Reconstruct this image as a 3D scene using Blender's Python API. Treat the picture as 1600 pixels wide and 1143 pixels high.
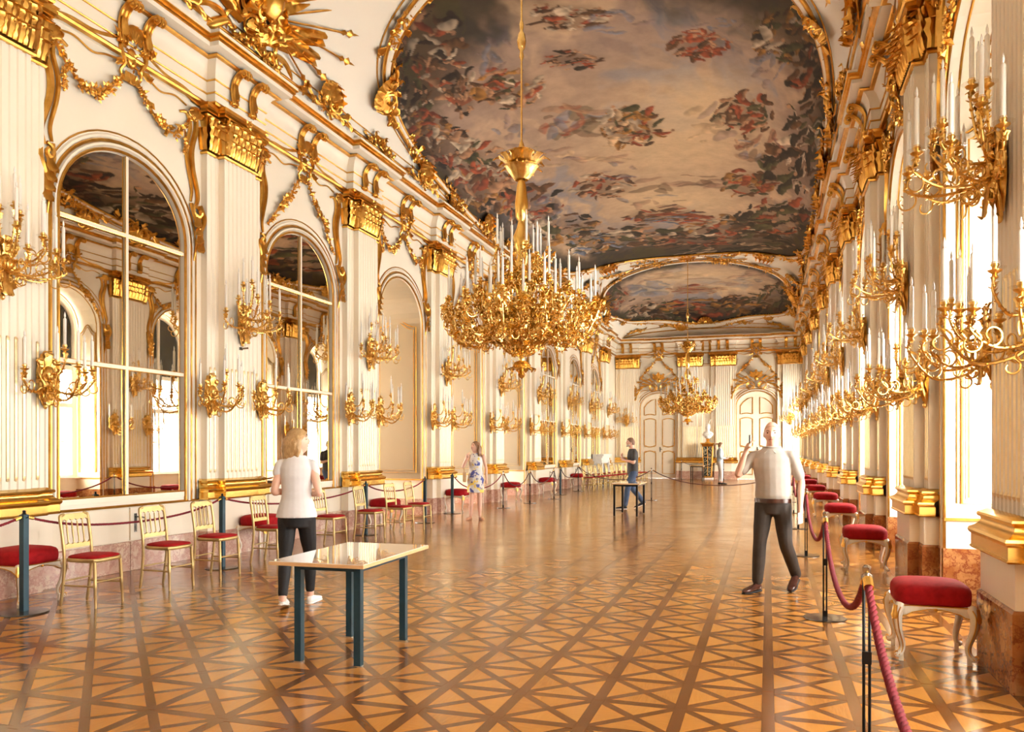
import bpy, math, random
import numpy as np
from mathutils import Vector, Matrix
C = bpy.context
for o in list(bpy.data.objects):
    bpy.data.objects.remove(o, do_unlink=True)
SC = C.scene
col = SC.collection
PI = math.pi
V3 = Vector

# ---------------------------------------------------------------- camera
cam_d = bpy.data.cameras.new('camera')
cam = bpy.data.objects.new('camera', cam_d)
col.objects.link(cam)
cam_d.sensor_width = 36.0
cam_d.lens = 36.0 * 1235.3 / 1600.0
cam_d.shift_x = 0.0
cam_d.shift_y = (701.0 - 571.5) / 1600.0
cam_d.clip_start = 0.05
cam_d.clip_end = 300
cam.location = (0, 0, 1.5)
cam.rotation_euler = (PI / 2, 0, math.atan(400 / 1235.3))
SC.camera = cam

# ---------------------------------------------------------------- room measures
XL, XR, YB, YF = -7.52, 1.69, -5.2, 40.6
ZC = 7.1                                   # springing of the vault
PCS = [-1.75, 2.1, 5.95, 9.75, 13.6, 17.45, 21.5, 25.4, 29.55, 33.4, 37.4]
BAYS = [(PCS[i] + PCS[i + 1]) / 2 - .03 for i in range(len(PCS) - 1)]
KIND_L = ['m', 'm', 'm', 'm', 'o', 'o', 'o', 'm', 'm', 'm']
FARC = -2.92
FPIL = [FARC - 3.96, FARC - .81, FARC + .81, FARC + 3.96]
FDOOR = [FARC - 2.37, FARC + 2.37]

# ---------------------------------------------------------------- world and light
w = bpy.data.worlds.new('daylight')
SC.world = w
w.use_nodes = True
bg = w.node_tree.nodes['Background']
bg.inputs[0].default_value = (1.0, 0.965, 0.94, 1)
bg.inputs[1].default_value = 32.0
SC.view_settings.view_transform = 'Standard'
SC.view_settings.look = 'None'
SC.view_settings.gamma = 1.0
SC.view_settings.exposure = 0.0
SC.view_settings.use_curve_mapping = False
SC.cycles.use_denoising = True
SC.cycles.max_bounces = 16
SC.cycles.diffuse_bounces = 14
SC.cycles.glossy_bounces = 4
SC.cycles.transparent_max_bounces = 12
SC.cycles.caustics_reflective = False
SC.cycles.caustics_refractive = False
SC.cycles.sample_clamp_indirect = 40.0

def portal(loc, rot, sx, sy):
    l = bpy.data.lights.new('daylight_portal', 'AREA')
    l.shape = 'RECTANGLE'
    l.size, l.size_y = sx, sy
    l.cycles.is_portal = True
    o = bpy.data.objects.new('daylight_portal', l)
    o.location, o.rotation_euler = loc, rot
    col.objects.link(o)
RBAYS = BAYS + [39.15]
for b in RBAYS:
    portal((XR + .9, b, 2.3), (0, PI / 2, 0), 3.1, 2.0)

# fill lamps added outside the last windows, aimed to brighten the dim end wall
def end_fill_light(y, power):
    l = bpy.data.lights.new('end_wall_fill', 'AREA')
    l.shape = 'RECTANGLE'; l.size, l.size_y = 1.7, 2.5
    l.energy = power; l.color = (1.0, .90, .76)
    o = bpy.data.objects.new('end_wall_fill', l)
    o.location = (XR + 2.4, y - 1.5, 2.4)
    o.rotation_euler = V3((-.82, .57, -.05)).to_track_quat('-Z', 'Y').to_euler()
    col.objects.link(o)
for y, pw in zip(RBAYS[6:], (300, 500, 700, 800, 700)): end_fill_light(y, pw)

# ---------------------------------------------------------------- materials
M = {}
def mat(name, base, rough=.5, metal=0.0, **k):
    m = bpy.data.materials.new(name)
    m.use_nodes = True
    b = m.node_tree.nodes['Principled BSDF']
    b.inputs['Base Color'].default_value = (*base, 1)
    b.inputs['Roughness'].default_value = rough
    b.inputs['Metallic'].default_value = metal
    for kk, vv in k.items():
        b.inputs[kk].default_value = vv
    M[name] = m
    return m
def nd(m, t, **k):
    n = m.node_tree.nodes.new(t)
    for kk, vv in k.items():
        if hasattr(n, kk): setattr(n, kk, vv)
        else: n.inputs[kk].default_value = vv
    return n
def lk(m, a, b): m.node_tree.links.new(a, b)
def bsdf(m): return m.node_tree.nodes['Principled BSDF']
def ramp(m, stops):
    r = m.node_tree.nodes.new('ShaderNodeValToRGB')
    e = r.color_ramp.elements
    while len(e) < len(stops): e.new(.5)
    for i, (p, c) in enumerate(stops):
        e[i].position = p
        e[i].color = (*c, 1)
    return r
def noise(m, scale, detail=4, coord='Object', rough=.55, stretch=None):
    tc = nd(m, 'ShaderNodeTexCoord')
    n = nd(m, 'ShaderNodeTexNoise')
    n.inputs['Scale'].default_value = scale
    n.inputs['Detail'].default_value = detail
    n.inputs['Roughness'].default_value = rough
    s = tc.outputs[coord]
    if stretch:
        mp = nd(m, 'ShaderNodeMapping')
        mp.inputs['Scale'].default_value = stretch
        lk(m, s, mp.inputs[0]); s = mp.outputs[0]
    lk(m, s, n.inputs['Vector'])
    return n
def bump(m, src, strength, dist):
    b = nd(m, 'ShaderNodeBump')
    b.inputs['Strength'].default_value = strength
    b.inputs['Distance'].default_value = dist
    lk(m, src, b.inputs['Height'])
    lk(m, b.outputs[0], bsdf(m).inputs['Normal'])

def noisy(name, stops, scale, rough, metal=0, bs=0, bd=.002, bscale=None, stretch=None, detail=4, **k):
    m = mat(name, stops[0][1], rough, metal, **k)
    n = noise(m, scale, detail, stretch=stretch)
    r = ramp(m, stops)
    lk(m, n.outputs[0], r.inputs[0])
    lk(m, r.outputs[0], bsdf(m).inputs['Base Color'])
    if bs:
        n2 = noise(m, bscale or scale * 3, 3, stretch=stretch)
        bump(m, n2.outputs[0], bs, bd)
    return m

noisy('white_lacquer', [(.3, (.86, .765, .605)), (.7, (.89, .80, .65))], 1.1, .38, bs=.08, bscale=9)
noisy('plaster', [(.3, (.85, .77, .64)), (.7, (.88, .81, .68))], .7, .75, bs=.1, bscale=25)
noisy('gold', [(.3, (.60, .30, .05)), (.7, (.86, .51, .125))], 6, .30, 1.0, bs=.35, bd=.004, bscale=45)
noisy('gold_polished', [(.3, (.90, .56, .12)), (.7, (.98, .68, .22))], 2.5, .22, 1.0, bs=.06, bd=.003, bscale=18)
noisy('gold_pale', [(.3, (.80, .62, .33)), (.7, (.90, .74, .45))], 9, .42, .75, bs=.1, bscale=60)
noisy('chair_gilt', [(.3, (.46, .32, .125)), (.7, (.58, .42, .18))], 9, .38, .7, bs=.1, bscale=60)
noisy('bronze_gilt', [(.3, (.62, .35, .08)), (.7, (.93, .62, .20))], 14, .30, 1.0, bs=.3, bd=.003, bscale=70)
noisy('chandelier_gilt', [(.3, (.78, .47, .12)), (.7, (.98, .74, .30))], 14, .26, 1.0, bs=.25, bd=.003, bscale=70)
noisy('candle_wax', [(.3, (.88, .83, .74)), (.7, (.92, .88, .80))], 4, .45)
noisy('red_velvet', [(.3, (.27, .003, .006)), (.7, (.40, .007, .010))], 22, .8, bs=.15, bscale=180, **{'Specular IOR Level': .2, 'Sheen Weight': .12, 'Sheen Roughness': .4, 'Sheen Tint': (1, .25, .2, 1)})
noisy('cream_paint', [(.3, (.84, .76, .60)), (.7, (.88, .81, .67))], 8, .35)
noisy('rope_red', [(.3, (.15, .003, .009)), (.7, (.22, .007, .016))], 30, .85, bs=.2, bscale=200)
noisy('rope_dark', [(.3, (.05, .012, .014)), (.7, (.08, .02, .022))], 30, .8)
noisy('teal_metal', [(.3, (.012, .045, .065)), (.7, (.018, .06, .085))], 12, .35, .3)
noisy('black_metal', [(.3, (.012, .013, .015)), (.7, (.022, .023, .025))], 12, .3, .6)
noisy('steel', [(.3, (.48, .46, .43)), (.7, (.6, .58, .55))], 20, .22, 1.0)
noisy('dark_steel', [(.3, (.10, .10, .10)), (.7, (.17, .165, .16))], 10, .22, .9)
noisy('edge_ply', [(.3, (.62, .36, .16)), (.7, (.74, .46, .22))], 20, .5, stretch=(1, 1, 9))
noisy('table_sheet', [(.3, (.84, .79, .72)), (.7, (.88, .83, .76))], 3, .25)
noisy('white_marble', [(.3, (.80, .76, .70)), (.55, (.90, .87, .82)), (.7, (.66, .62, .58))], 4, .3)
noisy('dark_pietra', [(.40, (.012, .016, .018)), (.52, (.05, .06, .045)), (.58, (.55, .50, .36)), (.66, (.03, .04, .04))], 16, .25, detail=6)
noisy('frame_paint', [(.3, (.78, .72, .62)), (.7, (.84, .78, .68))], 2, .4)

def marble(name, a, b, c, vein):
    m = mat(name, a, .16)
    n1 = noise(m, 3.2, 8, rough=.65)
    r1 = ramp(m, [(.25, a), (.45, b), (.55, c), (.75, a)])
    lk(m, n1.outputs[0], r1.inputs[0])
    n2 = noise(m, 7, 10, rough=.7)
    r2 = ramp(m, [(.44, (0, 0, 0)), (.49, (1, 1, 1)), (.53, (0, 0, 0))])
    lk(m, n2.outputs[0], r2.inputs[0])
    mx = nd(m, 'ShaderNodeMix', data_type='RGBA')
    lk(m, r2.outputs[0], mx.inputs[0])
    lk(m, r1.outputs[0], mx.inputs[6])
    mx.inputs[7].default_value = (*vein, 1)
    lk(m, mx.outputs[2], bsdf(m).inputs['Base Color'])
marble('marble_rose', (.62, .43, .31), (.69, .52, .385), (.54, .33, .25), (.42, .20, .16))
marble('marble_shaded', (.40, .16, .05), (.47, .22, .08), (.32, .11, .03), (.22, .05, .02))  # same marble as the rose, with the right side's shade put into its colour

def wood():
    m = mat('parquet_oak', (.5, .27, .1), .13)
    at = nd(m, 'ShaderNodeAttribute', attribute_name='tone')
    gr = nd(m, 'ShaderNodeAttribute', attribute_name='grain')
    n = nd(m, 'ShaderNodeTexNoise')
    n.inputs['Scale'].default_value = 1.0
    n.inputs['Detail'].default_value = 6
    lk(m, gr.outputs['Vector'], n.inputs['Vector'])
    r = ramp(m, [(.0, (.115, .040, .008)), (.35, (.19, .070, .015)), (.65, (.45, .185, .034)), (1, (.55, .25, .053))])
    ad = nd(m, 'ShaderNodeMath', operation='MULTIPLY_ADD')
    lk(m, n.outputs[0], ad.inputs[0])
    ad.inputs[1].default_value = .34
    lk(m, at.outputs['Fac'], ad.inputs[2])
    lk(m, ad.outputs[0], r.inputs[0])
    lk(m, r.outputs[0], bsdf(m).inputs['Base Color'])
    rr = nd(m, 'ShaderNodeMath', operation='MULTIPLY_ADD')
    n3 = noise(m, 1.3, 4)
    lk(m, n3.outputs[0], rr.inputs[0])
    rr.inputs[1].default_value = .16
    rr.inputs[2].default_value = .11
    lk(m, rr.outputs[0], bsdf(m).inputs['Roughness'])
    bump(m, n.outputs[0], .06, .002)
    bsdf(m).inputs['Coat Weight'].default_value = .15
    bsdf(m).inputs['Coat Roughness'].default_value = .12
wood()
mat('joint_dark', (.10, .045, .015), .5)

def glass(name, tint=(1, 1, 1), fac=.07):
    m = bpy.data.materials.new(name)
    m.use_nodes = True
    nt = m.node_tree
    nt.nodes.remove(nt.nodes['Principled BSDF'])
    out = nt.nodes['Material Output']
    tr = nt.nodes.new('ShaderNodeBsdfTransparent')
    tr.inputs[0].default_value = (*tint, 1)
    gl = nt.nodes.new('ShaderNodeBsdfGlossy')
    gl.inputs['Roughness'].default_value = .02
    mx = nt.nodes.new('ShaderNodeMixShader')
    mx.inputs[0].default_value = fac
    nt.links.new(tr.outputs[0], mx.inputs[1])
    nt.links.new(gl.outputs[0], mx.inputs[2])
    nt.links.new(mx.outputs[0], out.inputs[0])
    M[name] = m
glass('window_glass', (.97, .98, .97))
mat('lunette_glass', (.045, .045, .04), .06)
glass('clear_glass', (.98, .97, .95))
noisy('mirror_silver', [(.3, (.72, .66, .55)), (.7, (.80, .75, .64))], 1.5, .012, 1.0, bs=.02, bd=.02, bscale=.7)

def painting():
    m = mat('fresco_paint', (.5, .4, .3), .8)
    at = nd(m, 'ShaderNodeAttribute', attribute_name='paint')
    n = noise(m, 2.4, 8, rough=.65)
    r = ramp(m, [(.3, (.78, .76, .74)), (.7, (1.12, 1.10, 1.06))])
    lk(m, n.outputs[0], r.inputs[0])
    mx = nd(m, 'ShaderNodeMix', data_type='RGBA', blend_type='MULTIPLY')
    mx.inputs[0].default_value = .8
    lk(m, at.outputs['Color'], mx.inputs[6])
    lk(m, r.outputs[0], mx.inputs[7])
    lk(m, mx.outputs[2], bsdf(m).inputs['Base Color'])
painting()

# ---------------------------------------------------------------- mesh builder
KIDS = {}
def link(name, me, parent=None):
    o = bpy.data.objects.new(name, me)
    col.objects.link(o)
    if parent is not None:
        o.parent = parent
        KIDS.setdefault(parent, []).append(o)
    return o
def tag(o, label=None, cat=None, group=None, kind=None):
    if label: o['label'] = label
    if cat: o['category'] = cat
    if group: o['group'] = group
    if kind: o['kind'] = kind
    return o
def thing(name, label, cat, loc=(0, 0, 0), rz=0, group=None, sc=None):
    o = link(name, None)
    o.empty_display_size = .1
    o.location = loc
    o.rotation_euler = (0, 0, rz)
    if sc: o.scale = (sc, sc, sc)
    return tag(o, label, cat, group)
def copy_tree(o, parent=None):
    c = o.copy()
    col.objects.link(c)
    if parent is not None:
        c.parent = parent
        KIDS.setdefault(parent, []).append(c)
    for ch in KIDS.get(o, []): copy_tree(ch, c)
    return c
def dup(root, loc, rz, label=None, group=None, sc=None):
    c = copy_tree(root)
    c.location = loc
    c.rotation_euler = (0, 0, rz)
    if sc: c.scale = (sc, sc, sc)
    if label: c['label'] = label
    if group: c['group'] = group
    return c

class MB:
    def __init__(s):
        s.v, s.f, s.m, s.cm = [], [], [], 0
    def add(s, vs, fs):
        o = len(s.v)
        s.v.extend(tuple(p) for p in vs)
        s.f.extend(tuple(i + o for i in f) for f in fs)
        s.m.extend([s.cm] * len(fs))
    def box(s, x0, x1, y0, y1, z0, z1):
        s.add([(x0, y0, z0), (x1, y0, z0), (x1, y1, z0), (x0, y1, z0), (x0, y0, z1), (x1, y0, z1), (x1, y1, z1), (x0, y1, z1)],
              [(0, 3, 2, 1), (4, 5, 6, 7), (0, 1, 5, 4), (1, 2, 6, 5), (2, 3, 7, 6), (3, 0, 4, 7)])
    def prism(s, poly, a, b, axis='z'):
        n = len(poly)
        def mk(p, t): return (p[0], p[1], t) if axis == 'z' else ((t, p[0], p[1]) if axis == 'x' else (p[0], t, p[1]))
        s.add([mk(p, a) for p in poly] + [mk(p, b) for p in poly],
              [tuple(range(n))[::-1], tuple(range(n, 2 * n))] + [(i, (i + 1) % n, (i + 1) % n + n, i + n) for i in range(n)])
    def tube(s, path, r, n=6, cap=True, closed=False, flat=1.0, fdir=None):
        path = [V3(p) for p in path]
        k = len(path)
        if k < 2: return
        rs = r if isinstance(r, (list, tuple)) else [r] * k
        vs, fs = [], []
        nrm = None
        for i in range(k):
            if closed: t = path[(i + 1) % k] - path[i - 1]
            else: t = path[min(i + 1, k - 1)] - path[max(i - 1, 0)]
            if t.length < 1e-9: t = V3((0, 0, 1))
            t.normalize()
            if fdir is not None:
                nrm = V3(fdir) - t * t.dot(V3(fdir))
                if nrm.length < 1e-6: nrm = t.orthogonal()
            elif nrm is None: nrm = t.orthogonal()
            else:
                nrm = nrm - t * t.dot(nrm)
                if nrm.length < 1e-6: nrm = t.orthogonal()
            nrm = nrm.normalized()
            b = t.cross(nrm)
            for j in range(n):
                a = 2 * PI * (j + .5) / n
                vs.append(path[i] + nrm * (rs[i] * flat * math.cos(a)) + b * (rs[i] * math.sin(a)))
        for i in range(k if closed else k - 1):
            i2 = (i + 1) % k
            for j in range(n):
                j2 = (j + 1) % n
                fs.append((i * n + j, i * n + j2, i2 * n + j2, i2 * n + j))
        if cap and not closed:
            fs.append(tuple(range(n))[::-1])
            fs.append(tuple((k - 1) * n + j for j in range(n)))
        s.add(vs, fs)
    def lathe(s, prof, n=12, c=(0, 0, 0)):
        vs, fs = [], []
        for r, z in prof:
            for j in range(n):
                a = 2 * PI * j / n
                vs.append((c[0] + max(r, 1e-4) * math.cos(a), c[1] + max(r, 1e-4) * math.sin(a), c[2] + z))
        for i in range(len(prof) - 1):
            for j in range(n):
                j2 = (j + 1) % n
                fs.append((i * n + j, i * n + j2, (i + 1) * n + j2, (i + 1) * n + j))
        fs.append(tuple(range(n))[::-1])
        fs.append(tuple((len(prof) - 1) * n + j for j in range(n)))
        s.add(vs, fs)
    def ball(s, c, rx, ry=None, rz=None, n=10, m=6):
        ry = rx if ry is None else ry
        rz = rx if rz is None else rz
        vs, fs = [], []
        for i in range(m + 1):
            t = PI * i / m
            for j in range(n):
                a = 2 * PI * j / n
                vs.append((c[0] + rx * math.sin(t) * math.cos(a), c[1] + ry * math.sin(t) * math.sin(a), c[2] - rz * math.cos(t)))
        for i in range(m):
            for j in range(n):
                j2 = (j + 1) % n
                fs.append((i * n + j, i * n + j2, (i + 1) * n + j2, (i + 1) * n + j))
        s.add(vs, fs)
    def nug(s, c, a, b, cc):                       # a faceted bud: three half-axis vectors
        c = V3(c)
        s.add([c + a, c - a, c + b, c - b, c + cc, c - cc],
              [(0, 2, 4), (2, 1, 4), (1, 3, 4), (3, 0, 4), (2, 0, 5), (1, 2, 5), (3, 1, 5), (0, 3, 5)])
    def grid(s, rows, closed=False):
        nc = len(rows[0])
        fs = []
        for i in range(len(rows) - 1):
            for j in range(nc if closed else nc - 1):
                j2 = (j + 1) % nc
                fs.append((i * nc + j, i * nc + j2, (i + 1) * nc + j2, (i + 1) * nc + j))
        s.add([p for r in rows for p in r], fs)
    def loft(s, rings):                            # closed rings with caps
        n = len(rings[0])
        s.grid(rings, True)
        o = len(s.v) - n * len(rings)
        s.f.append(tuple(o + j for j in range(n))[::-1]); s.m.append(s.cm)
        o2 = len(s.v) - n
        s.f.append(tuple(o2 + j for j in range(n))); s.m.append(s.cm)
    def sweep(s, prof, sts):                       # stations (y, sign, offset); profile (w, z)
        s.grid([[(pw + d, y + sg * pw, pz) for pw, pz in prof] for y, sg, d in sts])
    def data(s, name, mats, smooth=False):
        me = bpy.data.meshes.new(name)
        me.from_pydata(s.v, [], s.f)
        ms = mats if isinstance(mats, (list, tuple)) else [mats]
        for x in ms: me.materials.append(M[x])
        if len(ms) > 1: me.polygons.foreach_set('material_index', s.m)
        if smooth:
            me.polygons.foreach_set('use_smooth', [True] * len(s.f))
            if smooth is not True: me.set_sharp_from_angle(angle=math.radians(smooth))
        me.update()
        return me
    def build(s, name, mats, parent=None, smooth=False):
        return link(name, s.data(name, mats, smooth), parent)

def sub(o, name, mats, smooth=False):              # context-free shorthand: returns (mb, finish)
    mb = MB()
    return mb, lambda: mb.build(name, mats, o, smooth)

# points in a wall's own frame: u along the wall, v up, w out of the wall
def P(u, v, w=0.0): return V3((w, u, v))
def spiral(cu, cv, r0, r1, a0, a1, n=14, w=.03, w1=None):
    out = []
    for i in range(n + 1):
        t = i / n
        r = r0 + (r1 - r0) * t
        a = a0 + (a1 - a0) * t
        out.append(P(cu + r * math.cos(a), cv + r * math.sin(a), w + ((w1 if w1 is not None else w) - w) * t))
    return out
def spline(pts, n=6):
    pts = [V3(p) for p in pts]
    out = []
    for i in range(len(pts) - 1):
        p0 = pts[i - 1] if i else pts[0] * 2 - pts[1]
        p1, p2 = pts[i], pts[i + 1]
        p3 = pts[i + 2] if i + 2 < len(pts) else p2 * 2 - p1
        for k in range(n):
            t = k / n
            out.append(.5 * ((2 * p1) + (p2 - p0) * t + (2 * p0 - 5 * p1 + 4 * p2 - p3) * t * t + (3 * p1 - p0 - 3 * p2 + p3) * t ** 3))
    out.append(pts[-1])
    return out
def taper(k, a, b): return [a + (b - a) * i / max(1, k - 1) for i in range(k)]
def leaf(mb, base, up, out, side, h, wd, curl=.5, n=7):   # carved acanthus leaf
    base, up, out, side = V3(base), V3(up), V3(out), V3(side)
    rows = []
    for i in range(n + 1):
        t = i / n
        z = h * math.sin(min(t * 1.25, 1) * PI / 2) - h * .28 * max(0, t - .75) * 4 * curl
        o = h * (.06 + .12 * math.sin(t * PI)) + h * curl * .75 * max(0, t - .5) ** 2 * 4
        ww = wd * .5 * (.55 + .75 * math.sin(PI * (t * .8 + .12))) * (1 - .75 * max(0, t - .65) / .35) * (1 + .16 * math.cos(i * PI))
        c = base + up * z + out * o
        rows.append([c - side * ww, c - side * ww * .5 + out * wd * .13, c + out * wd * .03, c + side * ww * .5 + out * wd * .13, c + side * ww])
    mb.grid(rows)
def rnd_nug(mb, rg, c, s, flat=.45):
    c = V3(c)
    a = V3((rg.uniform(-1, 1), rg.uniform(-1, 1), rg.uniform(-1, 1))).normalized()
    b = a.orthogonal().normalized()
    cc = a.cross(b)
    mb.nug(c, a * s * rg.uniform(.8, 1.4), b * s * rg.uniform(.5, .8), cc * s * flat)
def flower(mb, c, s, out, rg):
    c = V3(c)
    out = V3(out).normalized()
    a = out.orthogonal().normalized()
    b = out.cross(a)
    for k in range(5):
        th = 2 * PI * k / 5 + rg.random()
        d = a * math.cos(th) + b * math.sin(th)
        mb.nug(c + d * s * .6, d * s * .55 + out * s * .15, out.cross(d) * s * .35, out * s * .25)
    mb.nug(c + out * s * .15, a * s * .25, b * s * .25, out * s * .3)
def garland(mb, pts, rg, size=.06, out=(1, 0, 0), dens=1.0):
    path = spline(pts, 8)
    L = 0
    mb.tube(path, size * .22, 5)
    for i in range(len(path) - 1):
        seg = (path[i + 1] - path[i])
        L += seg.length
        nn = max(1, int(seg.length / (size * .55) * dens))
        t0 = i / len(path)
        s = size * (.55 + .75 * math.sin(PI * t0))
        for k in range(nn):
            c = path[i] + seg * ((k + .5) / nn) + V3((rg.uniform(0, .6), rg.uniform(-.6, .6), rg.uniform(-.6, .6))) * s
            if rg.random() < .35: flower(mb, c, s * .8, out, rg)
            else: rnd_nug(mb, rg, c, s * .6)
def rocaille(mb, rg, cu, cv, su, sv, n=8, w=.03, dens=1.0):
    """a bunch of C-scrolls, acanthus leaves and buds filling an ellipse in the wall plane"""
    for k in range(n):
        a = rg.uniform(0, 2 * PI)
        d = rg.uniform(.1, .75)
        u, v = cu + su * d * math.cos(a), cv + sv * d * math.sin(a)
        r = min(su, sv) * rg.uniform(.28, .55)
        sg = rg.choice((-1, 1))
        a0 = rg.uniform(0, 2 * PI)
        pth = spiral(u, v, r, r * .25, a0, a0 + sg * rg.uniform(3.5, 6.5), 12, w, w + r * .5)
        mb.tube(pth, taper(13, r * .10, r * .19), 5)
    for k in range(int(n * 1.2)):
        a = rg.uniform(0, 2 * PI)
        d = rg.uniform(.2, .7)
        dirv = P(math.cos(a) * su, math.sin(a) * sv, 0).normalized()
        base = P(cu + su * d * .6 * math.cos(a), cv + sv * d * .6 * math.sin(a), w)
        leaf(mb, base, dirv, V3((1, 0, 0)), V3((1, 0, 0)).cross(dirv), min(su, sv) * rg.uniform(.55, .95), min(su, sv) * .38, rg.uniform(.4, .9), 5)
    for k in range(int(n * 2 * dens)):
        a = rg.uniform(0, 2 * PI)
        d = math.sqrt(rg.random())
        rnd_nug(mb, rg, P(cu + su * d * math.cos(a), cv + sv * d * math.sin(a), w + rg.uniform(0, .05)), min(su, sv) * .12)
# ================================================================= FLOOR
def clip(poly, a, b, c):                            # keep a*x+b*y<=c
    out = []
    for i in range(len(poly)):
        p, q = poly[i], poly[(i + 1) % len(poly)]
        dp, dq = a * p[0] + b * p[1] - c, a * q[0] + b * q[1] - c
        if dp <= 1e-9: out.append(p)
        if (dp < -1e-9 and dq > 1e-9) or (dp > 1e-9 and dq < -1e-9):
            t = dp / (dp - dq)
            out.append((p[0] + (q[0] - p[0]) * t, p[1] + (q[1] - p[1]) * t))
    return out
def build_floor():
    S, X0, Y0 = .482, 0.0, 5.62
    b, d = .034, .026                               # half widths of the border and diagonal strips
    j = .0012                                       # joint
    mb = MB()
    mb.box(XL - 6, XR + 1.2, YB - .3, YF + .4, -.2, -.006)
    fl = mb.build('floor', 'joint_dark')
    tag(fl, kind='structure')
    rg = random.Random(5)
    lo, hi = b + j, S - b - j
    sq = [(lo, lo), (hi, lo), (hi, hi), (lo, hi)]
    dd = (d + j) * math.sqrt(2)
    tris = []
    for a1, b1, a2, b2 in ((1, -1, 1, 1), (-1, 1, 1, 1), (-1, 1, -1, -1), (1, -1, -1, -1)):
        c1 = -dd if (a1, b1) != 0 else 0
        q = clip(sq, a1, b1, -dd)
        q = clip(q, a2, b2, (S if a2 > 0 else -S) - dd)
        tris.append(q)
    dj = d * math.sqrt(2)
    diag1 = clip(clip(sq, 1, -1, dj), -1, 1, dj)
    d2 = clip(clip(sq, 1, 1, S + dj), -1, -1, -S + dj)
    half1 = clip(d2, -1, 1, -dd)
    half2 = clip(d2, 1, -1, -dd)
    vstrip = [(-b, j), (b, j), (b, S - j), (-b, S - j)]
    hstrip = [(b + j, -b), (S - b - j, -b), (S - b - j, b), (b + j, b)]
    near, far = [], []
    for i in range(-20, 6):
        for k in range(-22, 75):
            ox, oy = X0 + i * S, Y0 + k * S
            if oy > YF + .2: continue
            if ox < XL - 5.5: continue
            for kind, q in [('t', tris[0]), ('t', tris[1]), ('t', tris[2]), ('t', tris[3]), ('s', diag1), ('s', half1), ('s', half2), ('s', vstrip), ('s', hstrip)]:
                if len(q) < 3: continue
                cx = ox + sum(p[0] for p in q) / len(q); cy = oy + sum(p[1] for p in q) / len(q)
                D = cx * -.308 + cy * .9514
                u = 1235.3 * (cx * .9514 + cy * .308) / D if D > .1 else 9e9
                v = 1.5 * 1235.3 / D if D > .1 else 0
                vis = D > .5 and abs(u) < 780 and v < 432 and -5.9 < cx < 1.1
                rec = (kind, [(ox + p[0], oy + p[1]) for p in q], cx, cy)
                (near if vis else far).append((D if vis else 99, rec))
    near.sort(key=lambda t: t[0])
    rest = [r for _, r in near[296:]] + [r for _, r in far]
    def tone(kind): return rg.uniform(.42, .66) if kind == 't' else rg.uniform(-.10, .13)
    def emit(mb, tn, gr, rec, thick):
        kind, q, cx, cy = rec
        n = len(q)
        t = tone(kind)
        if kind == 't': ang = rg.choice((0, PI / 2)) + rg.uniform(-.1, .1)
        else:
            e = max(((q[(i + 1) % n][0] - q[i][0], q[(i + 1) % n][1] - q[i][1]) for i in range(n)), key=lambda e: e[0] ** 2 + e[1] ** 2)
            ang = math.atan2(e[1], e[0])
        ca, sa = math.cos(ang), math.sin(ang)
        o1, o2 = rg.uniform(0, 90), rg.uniform(0, 90)
        z = rg.uniform(-.0006, .0006)
        vs = [(p[0], p[1], z) for p in q]
        fs = [tuple(range(n))]
        if thick:
            vs += [(p[0], p[1], -.008) for p in q]
            fs += [(i + n, (i + 1) % n + n, (i + 1) % n, i) for i in range(n)]
        mb.add(vs, fs)
        for p in vs:
            tn.append(t)
            x, y = p[0] - cx, p[1] - cy
            gr.extend(((x * ca + y * sa) * 9 + o1, (-x * sa + y * ca) * 110 + o2, o1))
    def attrs(me, tn, gr):
        a = me.attributes.new('tone', 'FLOAT', 'POINT'); a.data.foreach_set('value', tn)
        a = me.attributes.new('grain', 'FLOAT_VECTOR', 'POINT'); a.data.foreach_set('vector', gr)
    for _, rec in near[:296]:
        mb, tn, gr = MB(), [], []
        emit(mb, tn, gr, rec, True)
        me = mb.data('parquet_piece', 'parquet_oak')
        attrs(me, tn, gr)
        link('parquet_piece' if rec[0] == 't' else 'parquet_strip', me, fl)
    mb, tn, gr = MB(), [], []
    for rec in rest: emit(mb, tn, gr, rec, False)
    me = mb.data('parquet_field', 'parquet_oak')
    attrs(me, tn, gr)
    tag(link('parquet_field', me, fl), kind='stuff')
    return fl
build_floor()

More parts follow.
